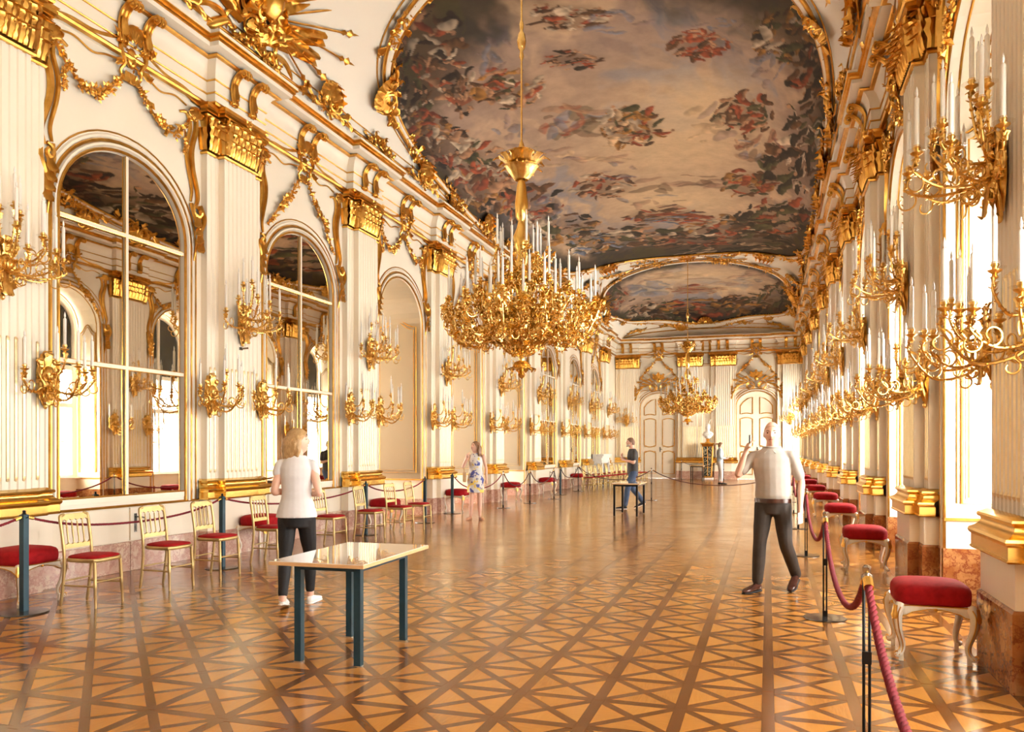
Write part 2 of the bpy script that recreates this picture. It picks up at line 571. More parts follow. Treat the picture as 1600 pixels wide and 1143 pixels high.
# ================================================================= WALL SHELLS
def archpath(hw, rise, zb, zs, n=20, yc=0.0):
    pts = [(yc - hw, zb), (yc - hw, zs)]
    for i in range(1, n):
        a = PI - PI * i / n
        pts.append((yc + hw * math.cos(a), zs + rise * math.sin(a)))
    return pts + [(yc + hw, zs), (yc + hw, zb)]
def arch_wall(mb, y0, y1, zt, yc, hw, zb, zs, rise, depth, back=True, n=24):
    ap = archpath(hw, rise, zb, zs, n, yc)
    f = [ap[0]] + ap[1:-1] + [ap[-1]]
    mb.add([(0, y0, 0), (0, yc - hw, 0), (0, yc - hw, zs), (0, y0, zs)], [(0, 1, 2, 3)])
    mb.add([(0, yc + hw, 0), (0, y1, 0), (0, y1, zs), (0, yc + hw, zs)], [(0, 1, 2, 3)])
    if zb > 0: mb.add([(0, yc - hw, 0), (0, yc + hw, 0), (0, yc + hw, zb), (0, yc - hw, zb)], [(0, 1, 2, 3)])
    top = ap[1:-1]
    mb.add([(0, y0, zs), (0, yc - hw, zs), (0, yc - hw, zt), (0, y0, zt)], [(0, 1, 2, 3)])
    mb.add([(0, yc + hw, zs), (0, y1, zs), (0, y1, zt), (0, yc + hw, zt)], [(0, 1, 2, 3)])
    for i in range(len(top) - 1):
        a, c = top[i], top[i + 1]
        mb.add([(0, a[0], a[1]), (0, c[0], c[1]), (0, c[0], zt), (0, a[0], zt)], [(0, 1, 2, 3)])
    mb.grid([[(0, p[0], p[1]) for p in ap], [(-depth, p[0], p[1]) for p in ap]])
    if zb > 0: mb.add([(0, yc - hw, zb), (0, yc + hw, zb), (-depth, yc + hw, zb), (-depth, yc - hw, zb)], [(0, 1, 2, 3)])
    if back:
        bt = [(-depth, p[0], p[1]) for p in ap]
        mb.add(bt, [tuple(range(len(bt)))])

HWM, ZSM, RISE = .99, 4.25, .86
ZSR, RSR = 4.72, .95                           # the taller arches of the window niches
WALL = {}
def wall_frame(o, side):
    if side == 'l': o.location = (XL, 0, 0)
    elif side == 'r': o.location = (XR, 0, 0); o.rotation_euler = (0, 0, PI)
    else: o.location = (0, YF, 0); o.rotation_euler = (0, 0, -PI / 2)
def Y(side, y): return -y if side == 'r' else y
mb = MB()
for i, b in enumerate(BAYS):
    k = KIND_L[i]
    if k == 'm': arch_wall(mb, PCS[i], PCS[i + 1], 7.3, b, HWM, .86, ZSM, RISE, .05)
    else: arch_wall(mb, PCS[i], PCS[i + 1], 7.3, b, 1.04, 0, ZSM, RISE + .05, 1.28, back=False)
mb.add([(0, YB, 0), (0, PCS[0], 0), (0, PCS[0], 7.3), (0, YB, 7.3)], [(0, 1, 2, 3)])
mb.add([(0, PCS[-1], 0), (0, YF, 0), (0, YF, 7.3), (0, PCS[-1], 7.3)], [(0, 1, 2, 3)])
WALL['l'] = tag(mb.build('wall_left', 'white_lacquer'), kind='structure')
mb = MB()
for i, b in enumerate(RBAYS):
    arch_wall(mb, -(PCS + [YF])[i + 1], -PCS[i], 7.3, -b, 1.02, 0, ZSR, RSR, .78, back=False)
    # wall below and around the window at the back of the niche
    ap = archpath(1.02, RSR, 0, ZSR, 24, -b)
    ip = archpath(.90, RSR - .12, .82, ZSR, 24, -b)
    mb.grid([[(-.78, p[0], p[1]) for p in ap], [(-.78, p[0], p[1]) for p in ip]])
    mb.add([(-.78, -b - 1.02, 0), (-.78, -b + 1.02, 0), (-.78, -b + .9, .82), (-.78, -b - .9, .82)], [(0, 1, 2, 3)])
mb.add([(0, -PCS[0], 0), (0, -YB, 0), (0, -YB, 7.3), (0, -PCS[0], 7.3)], [(0, 1, 2, 3)])
WALL['r'] = tag(mb.build('wall_right', 'white_lacquer'), kind='structure')
mb = MB()
DHW, DZS, DR = .93, 3.62, .72
arch_wall(mb, XL, FARC, 7.3, FDOOR[0], DHW, 0, DZS, DR, .25)
arch_wall(mb, FARC, XR, 7.3, FDOOR[1], DHW, 0, DZS, DR, .25)
WALL['f'] = tag(mb.build('wall_far', 'white_lacquer'), kind='structure')
for s in WALL: wall_frame(WALL[s], s)
mb = MB()
mb.box(XL - .2, XR + .2, YB - .2, YB, 0, 9.2)
tag(mb.build('wall_back', 'white_lacquer'), kind='structure')
# the narrow gallery behind the three openings of the left wall
mb = MB()
gy0, gy1 = PCS[4] - 1, PCS[8] + 1
for i in (5, 6, 7):
    pass
ys = [gy0] + [v for i in (4, 5, 6) for v in (BAYS[i] - .75, BAYS[i] + .75)] + [gy1]
for i in range(0, len(ys), 2): mb.box(-12.4, -12.2, ys[i], ys[i + 1], 0, 6)
for i in (4, 5, 6):
    mb.box(-12.4, -12.2, BAYS[i] - .75, BAYS[i] + .75, 0, .8)
    mb.box(-12.4, -12.2, BAYS[i] - .75, BAYS[i] + .75, 3.9, 6)
mb.box(-12.4, XL - 1.28, gy0 - .2, gy0, 0, 6)
mb.box(-12.4, XL - 1.28, gy1, gy1 + .2, 0, 6)
mb.box(-12.4, XL - 1.28, gy0, gy1, 5.6, 5.8)
tag(mb.build('wall_gallery', 'white_lacquer'), kind='structure')
# backs of the solid left wall between the openings
mb = MB()
for i in (4, 5, 6, 7):
    a = gy0 if i == 4 else BAYS[i - 1] + 1.04
    c = gy1 if i == 7 else BAYS[i] - 1.04
    mb.box(XL - 1.30, XL - 1.28, a, c, 0, 6)
for i in (4, 5, 6): mb.box(XL - 1.30, XL - 1.28, BAYS[i] - 1.04, BAYS[i] + 1.04, 5.2, 6)
tag(mb.build('wall_passage', 'white_lacquer'), kind='structure')

# ================================================================= PILASTERS
S1, S2, W1, W2 = .355, .60, .20, .10
BST = [(-S2, -1, -.05), (-S2, -1, W2), (-S1, -1, W2), (-S1, -1, W1), (S1, 1, W1), (S1, 1, W2), (S2, 1, W2), (S2, 1, -.05)]
def make_pilaster(hm, name='pilaster'):
    """hm: height of the marble foot"""
    z0, z1 = 1.07, 5.62
    poly = [(-.05, -S2)]
    def fl(y0, y1, n, w_):
        out = []
        pitch = (y1 - y0) / n
        for i in range(n):
            c = y0 + pitch * (i + .5)
            h = pitch * .28
            out += [(w_, c - h), (w_ - .013, c - h * .55), (w_ - .013, c + h * .55), (w_, c + h)]
        return out
    poly += [(W2, -S2)] + fl(-S2 + .03, -S1 - .03, 2, W2) + [(W2, -S1), (W1, -S1)] + fl(-S1 + .03, S1 - .03, 7, W1) + [(W1, S1), (W2, S1)] + fl(S1 + .03, S2 - .03, 2, W2) + [(W2, S2), (-.05, S2)]
    mb = MB()
    mb.prism(poly, z0, z1)
    pm = mb.data(name, 'white_lacquer')
    mp = MB()
    mp.sweep([(-.05, hm), (.055, hm), (.055, .80), (-.05, .80)], BST)
    plinth = mp.data('plinth', 'white_lacquer')
    mf = MB()
    mf.sweep([(-.05, .0), (.075, 0), (.075, hm - .02), (.06, hm), (-.05, hm)], BST)
    foot = mf.data('marble_foot', 'marble_rose' if hm < .45 else 'marble_shaded')
    bp = [(-.05, .80), (.105, .80), (.115, .812), (.105, .825), (.105, .90), (.118, .912), (.125, .93), (.118, .948), (.10, .957), (.08, .968), (.062, .99), (.055, 1.01), (.058, 1.022), (.072, 1.03), (.078, 1.045), (.072, 1.06), (.05, 1.07), (.02, 1.085), (-.05, 1.085)]
    mg = MB(); mg.sweep(bp, BST)
    base = mg.data('base_moulding', 'gold_polished', 35)
    mr = MB()
    def rods(y0, y1, n, w_, zt):
        pitch = (y1 - y0) / n
        for i in range(n):
            c = y0 + pitch * (i + .5)
            h = pitch * .22
            mr.tube([(w_ - .012, c, 1.20), (w_ - .012, c, zt)], [h, h], 6)
            mr.ball((w_ - .008, c, 1.195), h * 1.1, h * 1.1, h * 1.5, 6, 4)
            mr.ball((w_ - .008, c, zt), h * 1.1, h * 1.1, h * 1.5, 6, 4)
    rods(-S1 + .03, S1 - .03, 7, W1, 2.62)
    rods(-S2 + .03, -S1 - .03, 2, W2, 2.62); rods(S1 + .03, S2 - .03, 2, W2, 2.62)
    reed = mr.data('gilt_reeding', 'gold_pale')
    # Corinthian capital
    mc = MB()
    st = [(-S2 + .02, -1, -.05), (-S2 + .02, -1, W2 - .02), (-S1, -1, W2 - .02), (-S1, -1, W1 - .01), (S1, 1, W1 - .01), (S1, 1, W2 - .02), (S2 - .02, 1, W2 - .02), (S2 - .02, 1, -.05)]
    mc.sweep([(0, 5.6), (.035, 5.605), (.045, 5.625), (.035, 5.645), (.005, 5.655), (.01, 5.95), (.05, 6.1), (.07, 6.14), (-.05, 6.15)], st)
    mc.sweep([(-.05, 6.15), (.09, 6.16), (.085, 6.18), (.115, 6.2), (.115, 6.235), (.10, 6.24), (.13, 6.275), (-.05, 6.28)], st)
    X, Yv, Z = V3((1, 0, 0)), V3((0, 1, 0)), V3((0, 0, 1))
    for n, z, h, ww, q in ((6, 5.655, .20, .135, .85), (5, 5.76, .22, .15, .9), (4, 5.88, .22, .16, 1.0)):
        for i in range(n):
            y = -S1 + .71 * (i + .5) / n
            leaf(mc, V3((W1 + .02 + (z - 5.65) * .12, y, z)), (Z + X * .12).normalized(), X, Yv, h, ww, q, 8)
    for i in range(5):
        y = -S1 + .71 * (i + .5) / 5
        for s2 in (-1, 1):
            mc.tube(spiral(y + s2 * .035, 6.03, .034, .008, PI / 2, PI / 2 - s2 * 5.5, 9, W1 + .06, W1 + .10), .0085, 5)
    for sg in (-1, 1):
        leaf(mc, V3((W1, sg * S1, 5.655)), Z, (X + Yv * sg).normalized(), (Yv - X * sg).normalized(), .40, .17, .55, 7)
        for z, h in ((5.655, .20), (5.76, .22), (5.88, .22)):
            for dy in (.06, .18): leaf(mc, V3((W2 + .02, sg * (S1 + dy), z)), (Z + X * .12).normalized(), X, Yv, h, .125, .85, 7)
        leaf(mc, V3((W2 * .5, sg * S2, 5.655)), Z, Yv * sg, X, .30, .15, .5, 6)
        for r, y, w_ in ((.085, S1 + .01, W1 + .09), (.06, S2 - .01, W2 + .06)):
            c = []
            for i in range(16):
                t = i / 15
                a = PI * .9 - t * 4.4 * PI * .8
                rr = r * (1 - .75 * t)
                d = (Yv * sg + X * .8).normalized()
                c.append(V3((w_ - .03, sg * (y - .03), 6.07)) + d * (rr * math.cos(a) * .9) + Z * (rr * math.sin(a)))
            mc.tube(c, taper(16, r * .34, r * .22), 6)
            mc.tube([V3((w_ - .08, sg * (y - .14), 5.93)), V3((w_ - .06, sg * (y - .10), 6.06)), c[0]], [.02, .028, r * .34], 5)
    for yy in (-.12, .12):
        mc.tube(spiral(yy, 6.07, .05, .012, PI / 2, PI / 2 + (5 if yy > 0 else -5), 10, W1 + .07), .014, 5)
    rg = random.Random(3)
    flower(mc, (W1 + .15, 0, 6.2), .075, (1, 0, 0), rg)
    for k in range(46): rnd_nug(mc, rg, V3((W1 + rg.uniform(.05, .12), rg.uniform(-.34, .34), rg.uniform(5.8, 6.16))), .026)
    cap = mc.data('capital', 'gold', 30)
    return pm, [('plinth', plinth), ('marble_foot', foot), ('base_moulding', base), ('gilt_reeding', reed), ('capital', cap)]
PIL = {'l': make_pilaster(.36), 'r': make_pilaster(.51), 'f': make_pilaster(.40)}
def put_pilaster(side, y):
    pm, kids = PIL[side]
    o = link('pilaster', pm, WALL[side])
    o.location = (0, Y(side, y), 0)
    for n, me in kids: link(n, me, o)
for s in 'lr':
    for y in PCS:
        if y > -2: put_pilaster(s, y)
for x in FPIL: put_pilaster('f', x)

# ================================================================= ENTABLATURE, DADO, BASEBOARD
def stations(side):
    if side == 'f': ys, a, b = FPIL, XL, XR
    else: ys, a, b = PCS, YB, YF
    st = [(a, 0, 0)]
    for y in ys: st += [(y - .50, -1, 0), (y - .50, -1, .14), (y + .50, 1, .14), (y + .50, 1, 0)]
    st.append((b, 0, 0))
    if side == 'r': st = [(-y, -sg, d) for y, sg, d in st]
    return st
def make_bracket():
    mb = MB()
    body = spline([P(0, 6.405, .085), P(0, 6.43, .135), P(0, 6.50, .125), P(0, 6.60, .112), P(0, 6.70, .125), P(0, 6.79, .175), P(0, 6.845, .25), P(0, 6.855, .315)], 4)
    vol = [P(0, 6.80 + .058 * (1 - .07 * i) * math.sin(1.45 - i * .62), .318 + .058 * (1 - .07 * i) * math.cos(1.45 - i * .62)) for i in range(11)]
    path = body + vol
    k = len(path)
    for dy in (-.052, .052, 0):                              # two rounded edges and a middle rib
        r = .017 if dy else .024
        mb.tube([p + V3((0, dy, 0)) for p in path], [r * (1 - .35 * max(0, i - k + 11) / 11) for i in range(k)], 6)
    rows = [[p + V3((0, -.05, 0)), p + V3((0, 0, 0)), p + V3((0, .05, 0))] for p in body]
    mb.grid(rows)
    for dy in (-.052, .052):                                 # volute eyes and the foot curl
        mb.ball(P(dy * 1.25, 6.80, .318), .02, .016, .02, 8, 5)
        ft = [P(dy, 6.425 + .026 * math.sin(-1.6 + i * .6), .118 + .026 * math.cos(-1.6 + i * .6)) for i in range(9)]
        mb.tube(ft, taper(9, .015, .008), 5)
    leaf(mb, P(0, 6.70, .135), V3((-.05, 0, -1)).normalized(), V3((1, 0, 0)), V3((0, 1, 0)), .24, .085, .35, 6)
    rg = random.Random(9)
    for q in range(6): rnd_nug(mb, rg, P(rg.uniform(-.05, .05), 6.87, .30 + rg.uniform(-.03, .05)), .028)
    return mb.data('console_bracket', 'gold', 45)
BRK = make_bracket()
def entablature(side):
    st = stations(side)
    W_ = WALL[side]
    mb = MB()
    mb.sweep([(.0, 6.26), (.06, 6.28), (.075, 6.36), (.07, 6.45), (.075, 6.60), (.10, 6.74), (.15, 6.83), (.20, 6.87)], st)
    mb.build('frieze', 'white_lacquer', W_, 40)
    mb = MB()
    for w_, z, r in ((.075, 6.45, .014), (.082, 6.625, .013)):
        mb.sweep([(w_ - .01, z - r), (w_ + .012, z - r * .6), (w_ + .017, z), (w_ + .012, z + r * .6), (w_ - .01, z + r)], st)
    mb.sweep([(.05, 6.262), (.10, 6.27), (.115, 6.295), (.10, 6.32), (.065, 6.33)], st)
    mb.build('gilt_fillet', 'gold', W_, 40)
    mb = MB()
    mb.sweep([(.20, 6.90), (.30, 6.905), (.36, 6.93), (.37, 6.985)], st)
    mb.sweep([(.42, 7.065), (.43, 7.10), (.38, 7.12), (.2, 7.13)], st)
    mb.build('cornice_corona', 'white_lacquer', W_, 40)
    mb = MB()
    mb.sweep([(.18, 6.86), (.24, 6.862), (.255, 6.88), (.24, 6.898), (.18, 6.902)], st)
    mb.sweep([(.36, 6.98), (.385, 6.985), (.405, 7.005), (.40, 7.03), (.425, 7.04), (.435, 7.055), (.42, 7.07)], st)
    mb.build('cornice_gilding', 'gold', W_, 40)
    ys = FPIL if side == 'f' else PCS
    cs = FDOOR + [FARC] if side == 'f' else BAYS
    for y, d in [(y, .14) for y in ys] + [(y, 0) for y in cs]:
        if side != 'f' and y < 3: continue
        for dy in ((-.21, .21) if d else (-.19, .19)):
            o = link('console_bracket', BRK, W_)
            o.location = (d, Y(side, y) + dy, 0)
for s in 'lrf': entablature(s)
def plain(name, side, segs, prof, m, parent=True, kind=None):
    mb = MB()
    for a, b in segs:
        if side == 'r': a, b = -b, -a
        mb.sweep(prof, [(a, 0, 0), (b, 0, 0)])
    o = mb.build(name, m, WALL[side] if parent else None)
    if not parent: wall_frame(o, side)
    if kind: o['kind'] = kind
    return o
def segs(side):
    if side == 'f':
        e = [XL]
        for x in FDOOR: e += [x - DHW - .14, x + DHW + .14]
        e.append(XR)
        return list(zip(e[0::2], e[1::2]))
    out = [YB]
    for i, b in enumerate(RBAYS if side == 'r' else BAYS):
        if side == 'r': out += [b - 1.02, b + 1.02]
        elif KIND_L[i] == 'o': out += [b - 1.04, b + 1.04]
        else: out += [b - .97, b - .965] if False else []
    out.append(YF)
    return list(zip(out[0::2], out[1::2]))
BBH = {'l': .36, 'r': .51, 'f': .40}
for s, nm, mm in (('l', 'baseboard_left', 'marble_rose'), ('r', 'baseboard_right', 'marble_shaded'), ('f', 'baseboard_far', 'marble_shaded')):
    h = BBH[s]
    plain(nm, s, segs(s), [(0, 0), (.03, 0), (.03, h - .015), (.02, h), (0, h)], mm, False, 'structure')
    plain('dado_fillet', s, segs(s), [(0, .785), (.02, .785), (.028, .80), (.02, .815), (0, .815)], 'gold')
# marble and gold on the jambs of niches and openings
def jamb_lines(side, yc, hw, depth):
    mb = MB(); mg = MB()
    h = BBH[side]
    for sg in (-1, 1):
        y0, y1 = sorted((sg * hw, sg * (hw - .025)))
        mb.box(-depth, .03, y0, y1, 0, h)
        y0, y1 = sorted((sg * hw, sg * (hw - .022)))
        mg.box(-depth, .02, y0, y1, .785, .815)
    a = mb.build('jamb_base', 'marble_rose' if side == 'l' else 'marble_shaded', WALL[side])
    b = mg.build('dado_fillet', 'gold', WALL[side])
    for o in (a, b): o.location = (0, Y(side, yc), 0)
def jamb_panel(side, yc, hw, depth, zt, wm):
    for sg in (-1, 1):
        y = sg * hw
        ins = -sg
        w0, w1 = -.14, -depth + .12
        c = (w0 + w1) / 2
        def outline(o):
            a, b = w0 - o, w1 + o
            pts = [(a, .96 + o), (b, .96 + o), (b, zt - .16 - o)]
            pts += [(b + (a - b) * t, zt - .16 - o + .16 * math.sin(PI * t) - .05 * math.sin(3 * PI * t)) for t in [i / 10 for i in range(1, 10)]]
            return pts + [(a, zt - .16 - o)]
        mb = MB()
        mb.prism([(p[0], p[1]) for p in outline(.035)], y, y + ins * .012, 'y')
        o = mb.build('jamb_panel', wm, WALL[side])
        mg = MB()
        for off, r in ((0, .014), (.06, .009)):
            mg.tube([(p[0], y + ins * .012, p[1]) for p in outline(off)], r, 6, closed=True, fdir=(0, 1, 0))
        g = mg.build('gilt_bead', 'gold', o)
        o.location = (0, Y(side, yc), 0)
def lining(yc):  # thin sheet added over the white reveals to carry the shade colour
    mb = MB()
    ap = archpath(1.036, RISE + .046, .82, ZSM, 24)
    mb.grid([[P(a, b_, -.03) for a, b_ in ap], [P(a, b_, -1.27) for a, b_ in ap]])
    o = mb.build('passage_shade_sheet', 'passage_shade_beige', WALL['l'])
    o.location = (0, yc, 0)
def intrados(side, yc, hw, rise, zs, depth):
    mg = MB()
    for w_ in (-.10, -depth + .08):
        mg.tube([P(a, b_, w_) for a, b_ in archpath(hw - .006, rise - .006, .96, zs, 24)], .012, 6)
    g = mg.build('gilt_bead', 'gold', WALL[side])
    g.location = (0, Y(side, yc), 0)
mat('passage_shade_beige', (.39, .31, .19), .45)  # shade inside the passages, put into a beige base colour
for i, b in enumerate(RBAYS):
    if b < -1: continue
    jamb_lines('r', b, 1.02, .78); jamb_panel('r', b, 1.02, .78, 4.78, 'white_lacquer'); intrados('r', b, 1.02, RSR, ZSR, .78)
    if i < len(BAYS) and KIND_L[i] == 'o': jamb_lines('l', b, 1.04, 1.28); jamb_panel('l', b, 1.04, 1.28, 4.45, 'passage_shade_beige'); lining(b)
# ================================================================= ARCHED FRAMES AND CARVED WORK OF EACH BAY
def p3(pts, w): return [P(u, v, w) for u, v in pts]
def bay_protos(hw, rise, zs, zb):
    out = {}
    mb = MB()                                              # white mouldings of the arch
    for o1, o2, w_ in ((.045, .105, .035), (.14, .20, .02)):
        A, B = archpath(hw + o1, rise + o1, zb, zs, 24), archpath(hw + o2, rise + o2, zb, zs, 24)
        rows = [[P(a[0], a[1], 0), P(a[0] * .7 + b[0] * .3, a[1] * .7 + b[1] * .3, w_), P(a[0] * .3 + b[0] * .7, a[1] * .3 + b[1] * .7, w_), P(b[0], b[1], 0)] for a, b in zip(A, B)]
        mb.grid(rows)
    out['arch_frame'] = mb.data('arch_frame', 'white_lacquer')
    mb = MB()
    for o, r in ((.02, .020), (.122, .022), (.225, .011)):
        mb.tube(p3(archpath(hw + o, rise + o, zb, zs, 24), .008), r, 6, fdir=(1, 0, 0))
    out['gilt_bead'] = mb.data('gilt_bead', 'gold', 50)
    return out
def scroll_frame():
    mb = MB()
    rg = random.Random(8)
    for sg in (-1, 1):
        for pts, r in (([(1.20, 4.82), (1.235, 5.0), (1.13, 5.35), (1.12, 5.6), (1.20, 5.88), (1.19, 6.08), (1.12, 6.17)], .034),
                       ([(1.10, 4.88), (1.12, 5.05), (1.035, 5.38), (1.02, 5.62), (1.09, 5.85), (1.07, 6.0), (1.0, 6.06), (.9, 6.03)], .024)):
            pth = spline([P(sg * u, v, .02) for u, v in pts], 5)
            mb.tube(pth, [r * (.75 + .5 * math.sin(PI * i / (len(pth) - 1))) for i in range(len(pth))], 6)
        # clasp of scrolls at the haunch
        mb.tube(spiral(sg * 1.19, 4.74, .10, .02, PI / 2, PI / 2 + sg * 5.5, 14, .05, .1), taper(15, .022, .03), 6)
        pth = spline([P(sg * 1.26, 4.85, .03), P(sg * 1.30, 4.66, .08), P(sg * 1.22, 4.45, .07), P(sg * 1.17, 4.25, .05), P(sg * 1.16, 4.08, .02)], 5)
        mb.tube(pth, taper(len(pth), .045, .010), 6)
        pth = spline([P(sg * 1.10, 4.85, .03), P(sg * 1.12, 4.66, .07), P(sg * 1.20, 4.50, .08), P(sg * 1.25, 4.36, .03)], 5)
        mb.tube(pth, taper(len(pth), .03, .012), 6)
        for k in range(4):
            leaf(mb, P(sg * (1.2 + .02 * k), 4.72 - .11 * k, .06), P(-sg * .3, -1, 0).normalized(), V3((1, 0, 0)), V3((0, 1, 0)), .22, .11, .5, 5)
        # shell at the upper corner
        for k in range(5):
            a = PI / 2 + (k - 2) * .5
            leaf(mb, P(sg * 1.14, 6.02, .04), P(math.cos(a), math.sin(a), 0), V3((1, 0, 0)), P(-math.sin(a), math.cos(a), 0), .15, .07, .6, 5)
        mb.tube(spiral(sg * 1.12, 6.0, .06, .015, 0, sg * 5, 10, .04, .07), .014, 5)
    return mb.data('scroll_frame', 'gold', 50)
def serpentine():
    mb = MB()
    for sg in (-1, 1):
        for pts, r, w_ in (([(1.32, 6.285), (1.15, 6.30), (.9, 6.35), (.6, 6.36), (.35, 6.42), (.16, 6.50)], .036, .05),
                           ([(1.32, 6.245), (1.15, 6.25), (.9, 6.30), (.6, 6.31), (.35, 6.36), (.14, 6.44)], .018, .04),
                           ([(1.02, 6.16), (.8, 6.20), (.55, 6.14), (.35, 6.20), (.14, 6.24)], .013, .015)):
            mb.tube(spline([P(sg * u, v, w_) for u, v in pts], 5), r, 6)
    return mb.data('serpentine_moulding', 'gold', 50)
def cartouche():
    mb = MB()
    rg = random.Random(21)
    for sg in (-1, 1):
        mb.tube(spiral(sg * .11, 6.50, .11, .02, -PI / 2, -PI / 2 + sg * 5.5, 14, .08, .13), taper(15, .018, .028), 6)
        pth = spline([P(sg * .17, 6.45, .08), P(sg * .20, 6.33, .10), P(sg * .13, 6.2, .09), P(sg * .16, 6.1, .05), P(sg * .08, 6.02, .03)], 4)
        mb.tube(pth, taper(len(pth), .034, .014), 6)
        leaf(mb, P(sg * .15, 6.40, .08), P(sg * .8, .5, 0).normalized(), V3((1, 0, 0)), P(-.5, .8, 0), .2, .1, .6, 6)
        leaf(mb, P(sg * .13, 6.2, .07), P(sg * .9, -.3, 0).normalized(), V3((1, 0, 0)), P(.3, .9, 0), .17, .09, .6, 6)
    for k in range(5):
        a = PI / 2 + (k - 2) * .38
        leaf(mb, P(0, 6.50, .09), P(math.cos(a), math.sin(a), 0), V3((1, 0, 0)), P(-math.sin(a), math.cos(a), 0), .19, .075, .5, 6)
    mb.ball(P(0, 6.30, .06), .05, .09, .13, 10, 6)
    for k in range(3): leaf(mb, P((k - 1) * .06, 6.12, .05), P((k - 1) * .25, -1, 0).normalized(), V3((1, 0, 0)), V3((0, 1, 0)), .16, .08, .5, 5)
    for k in range(14): rnd_nug(mb, rg, P(rg.uniform(-.15, .15), rg.uniform(6.05, 6.5), .1), .03)
    return mb.data('cartouche', 'gold', 50)
def garlands(kind):
    res = []
    for sg in (-1, 1):
        rg = random.Random(31 + sg)
        mb = MB()
        if kind == 'swag': pts = [P(sg * 1.08, 6.02, .03), P(sg * .92, 5.80, .05), P(sg * .70, 5.66, .06), P(sg * .45, 5.72, .05), P(sg * .24, 5.92, .05), P(sg * .10, 6.05, .04)]
        else: pts = [P(sg * .10, 6.06, .05), P(sg * .26, 5.86, .05), P(sg * .40, 5.66, .05), P(sg * .62, 5.50, .05), P(sg * .80, 5.26, .04), P(sg * .98, 5.05, .03)]
        garland(mb, pts, rg, .075, (1, 0, 0), .9)
        if kind == 'swag': garland(mb, [P(sg * .95, 5.8, .05), P(sg * .97, 5.64, .04), P(sg * .95, 5.5, .03)], rg, .05)
        res.append(mb.data('garland', 'gold'))
    return res
PB = {'m': bay_protos(HWM, RISE, ZSM, .80), 'r': bay_protos(1.02, RSR, ZSR, 0.0), 'o': bay_protos(1.04, RISE + .05, ZSM, 0.0), 'd': bay_protos(DHW, DR, DZS, 0.0)}
SFR, SRP, CAR = scroll_frame(), serpentine(), cartouche()
GAR = {k: garlands(k) for k in ('swag', 'drop')}
def put_bay(side, y, kind, gk, dz=0):
    W_ = WALL[side]
    L = (0, Y(side, y), 0)
    fr = link('arch_frame', PB[kind]['arch_frame'], W_); fr.location = L
    link('gilt_bead', PB[kind]['gilt_bead'], fr)
    for n, me in (('scroll_frame', SFR), ('serpentine_moulding', SRP), ('cartouche', CAR)):
        o = link(n, me, W_); o.location = L
    for me in GAR[gk]:
        o = link('garland', me, W_); o.location = L
for i, b in enumerate(BAYS):
    if b < 3: continue
    if b > 5: put_bay('l', b, 'm' if KIND_L[i] == 'm' else 'o', 'swag' if i % 2 == 0 else 'drop')
    put_bay('r', b, 'r', 'drop' if i % 2 == 0 else 'swag')
put_bay('r', RBAYS[-1], 'r', 'swag')
for x in FDOOR: put_bay('f', x, 'd', 'drop')

# ---- ordinal words for labels
ORD = ['first', 'second', 'third', 'fourth', 'fifth', 'sixth', 'seventh', 'eighth', 'ninth', 'tenth', 'eleventh', 'twelfth', 'thirteenth', 'fourteenth', 'fifteenth', 'sixteenth', 'seventeenth', 'eighteenth', 'nineteenth', 'twentieth']

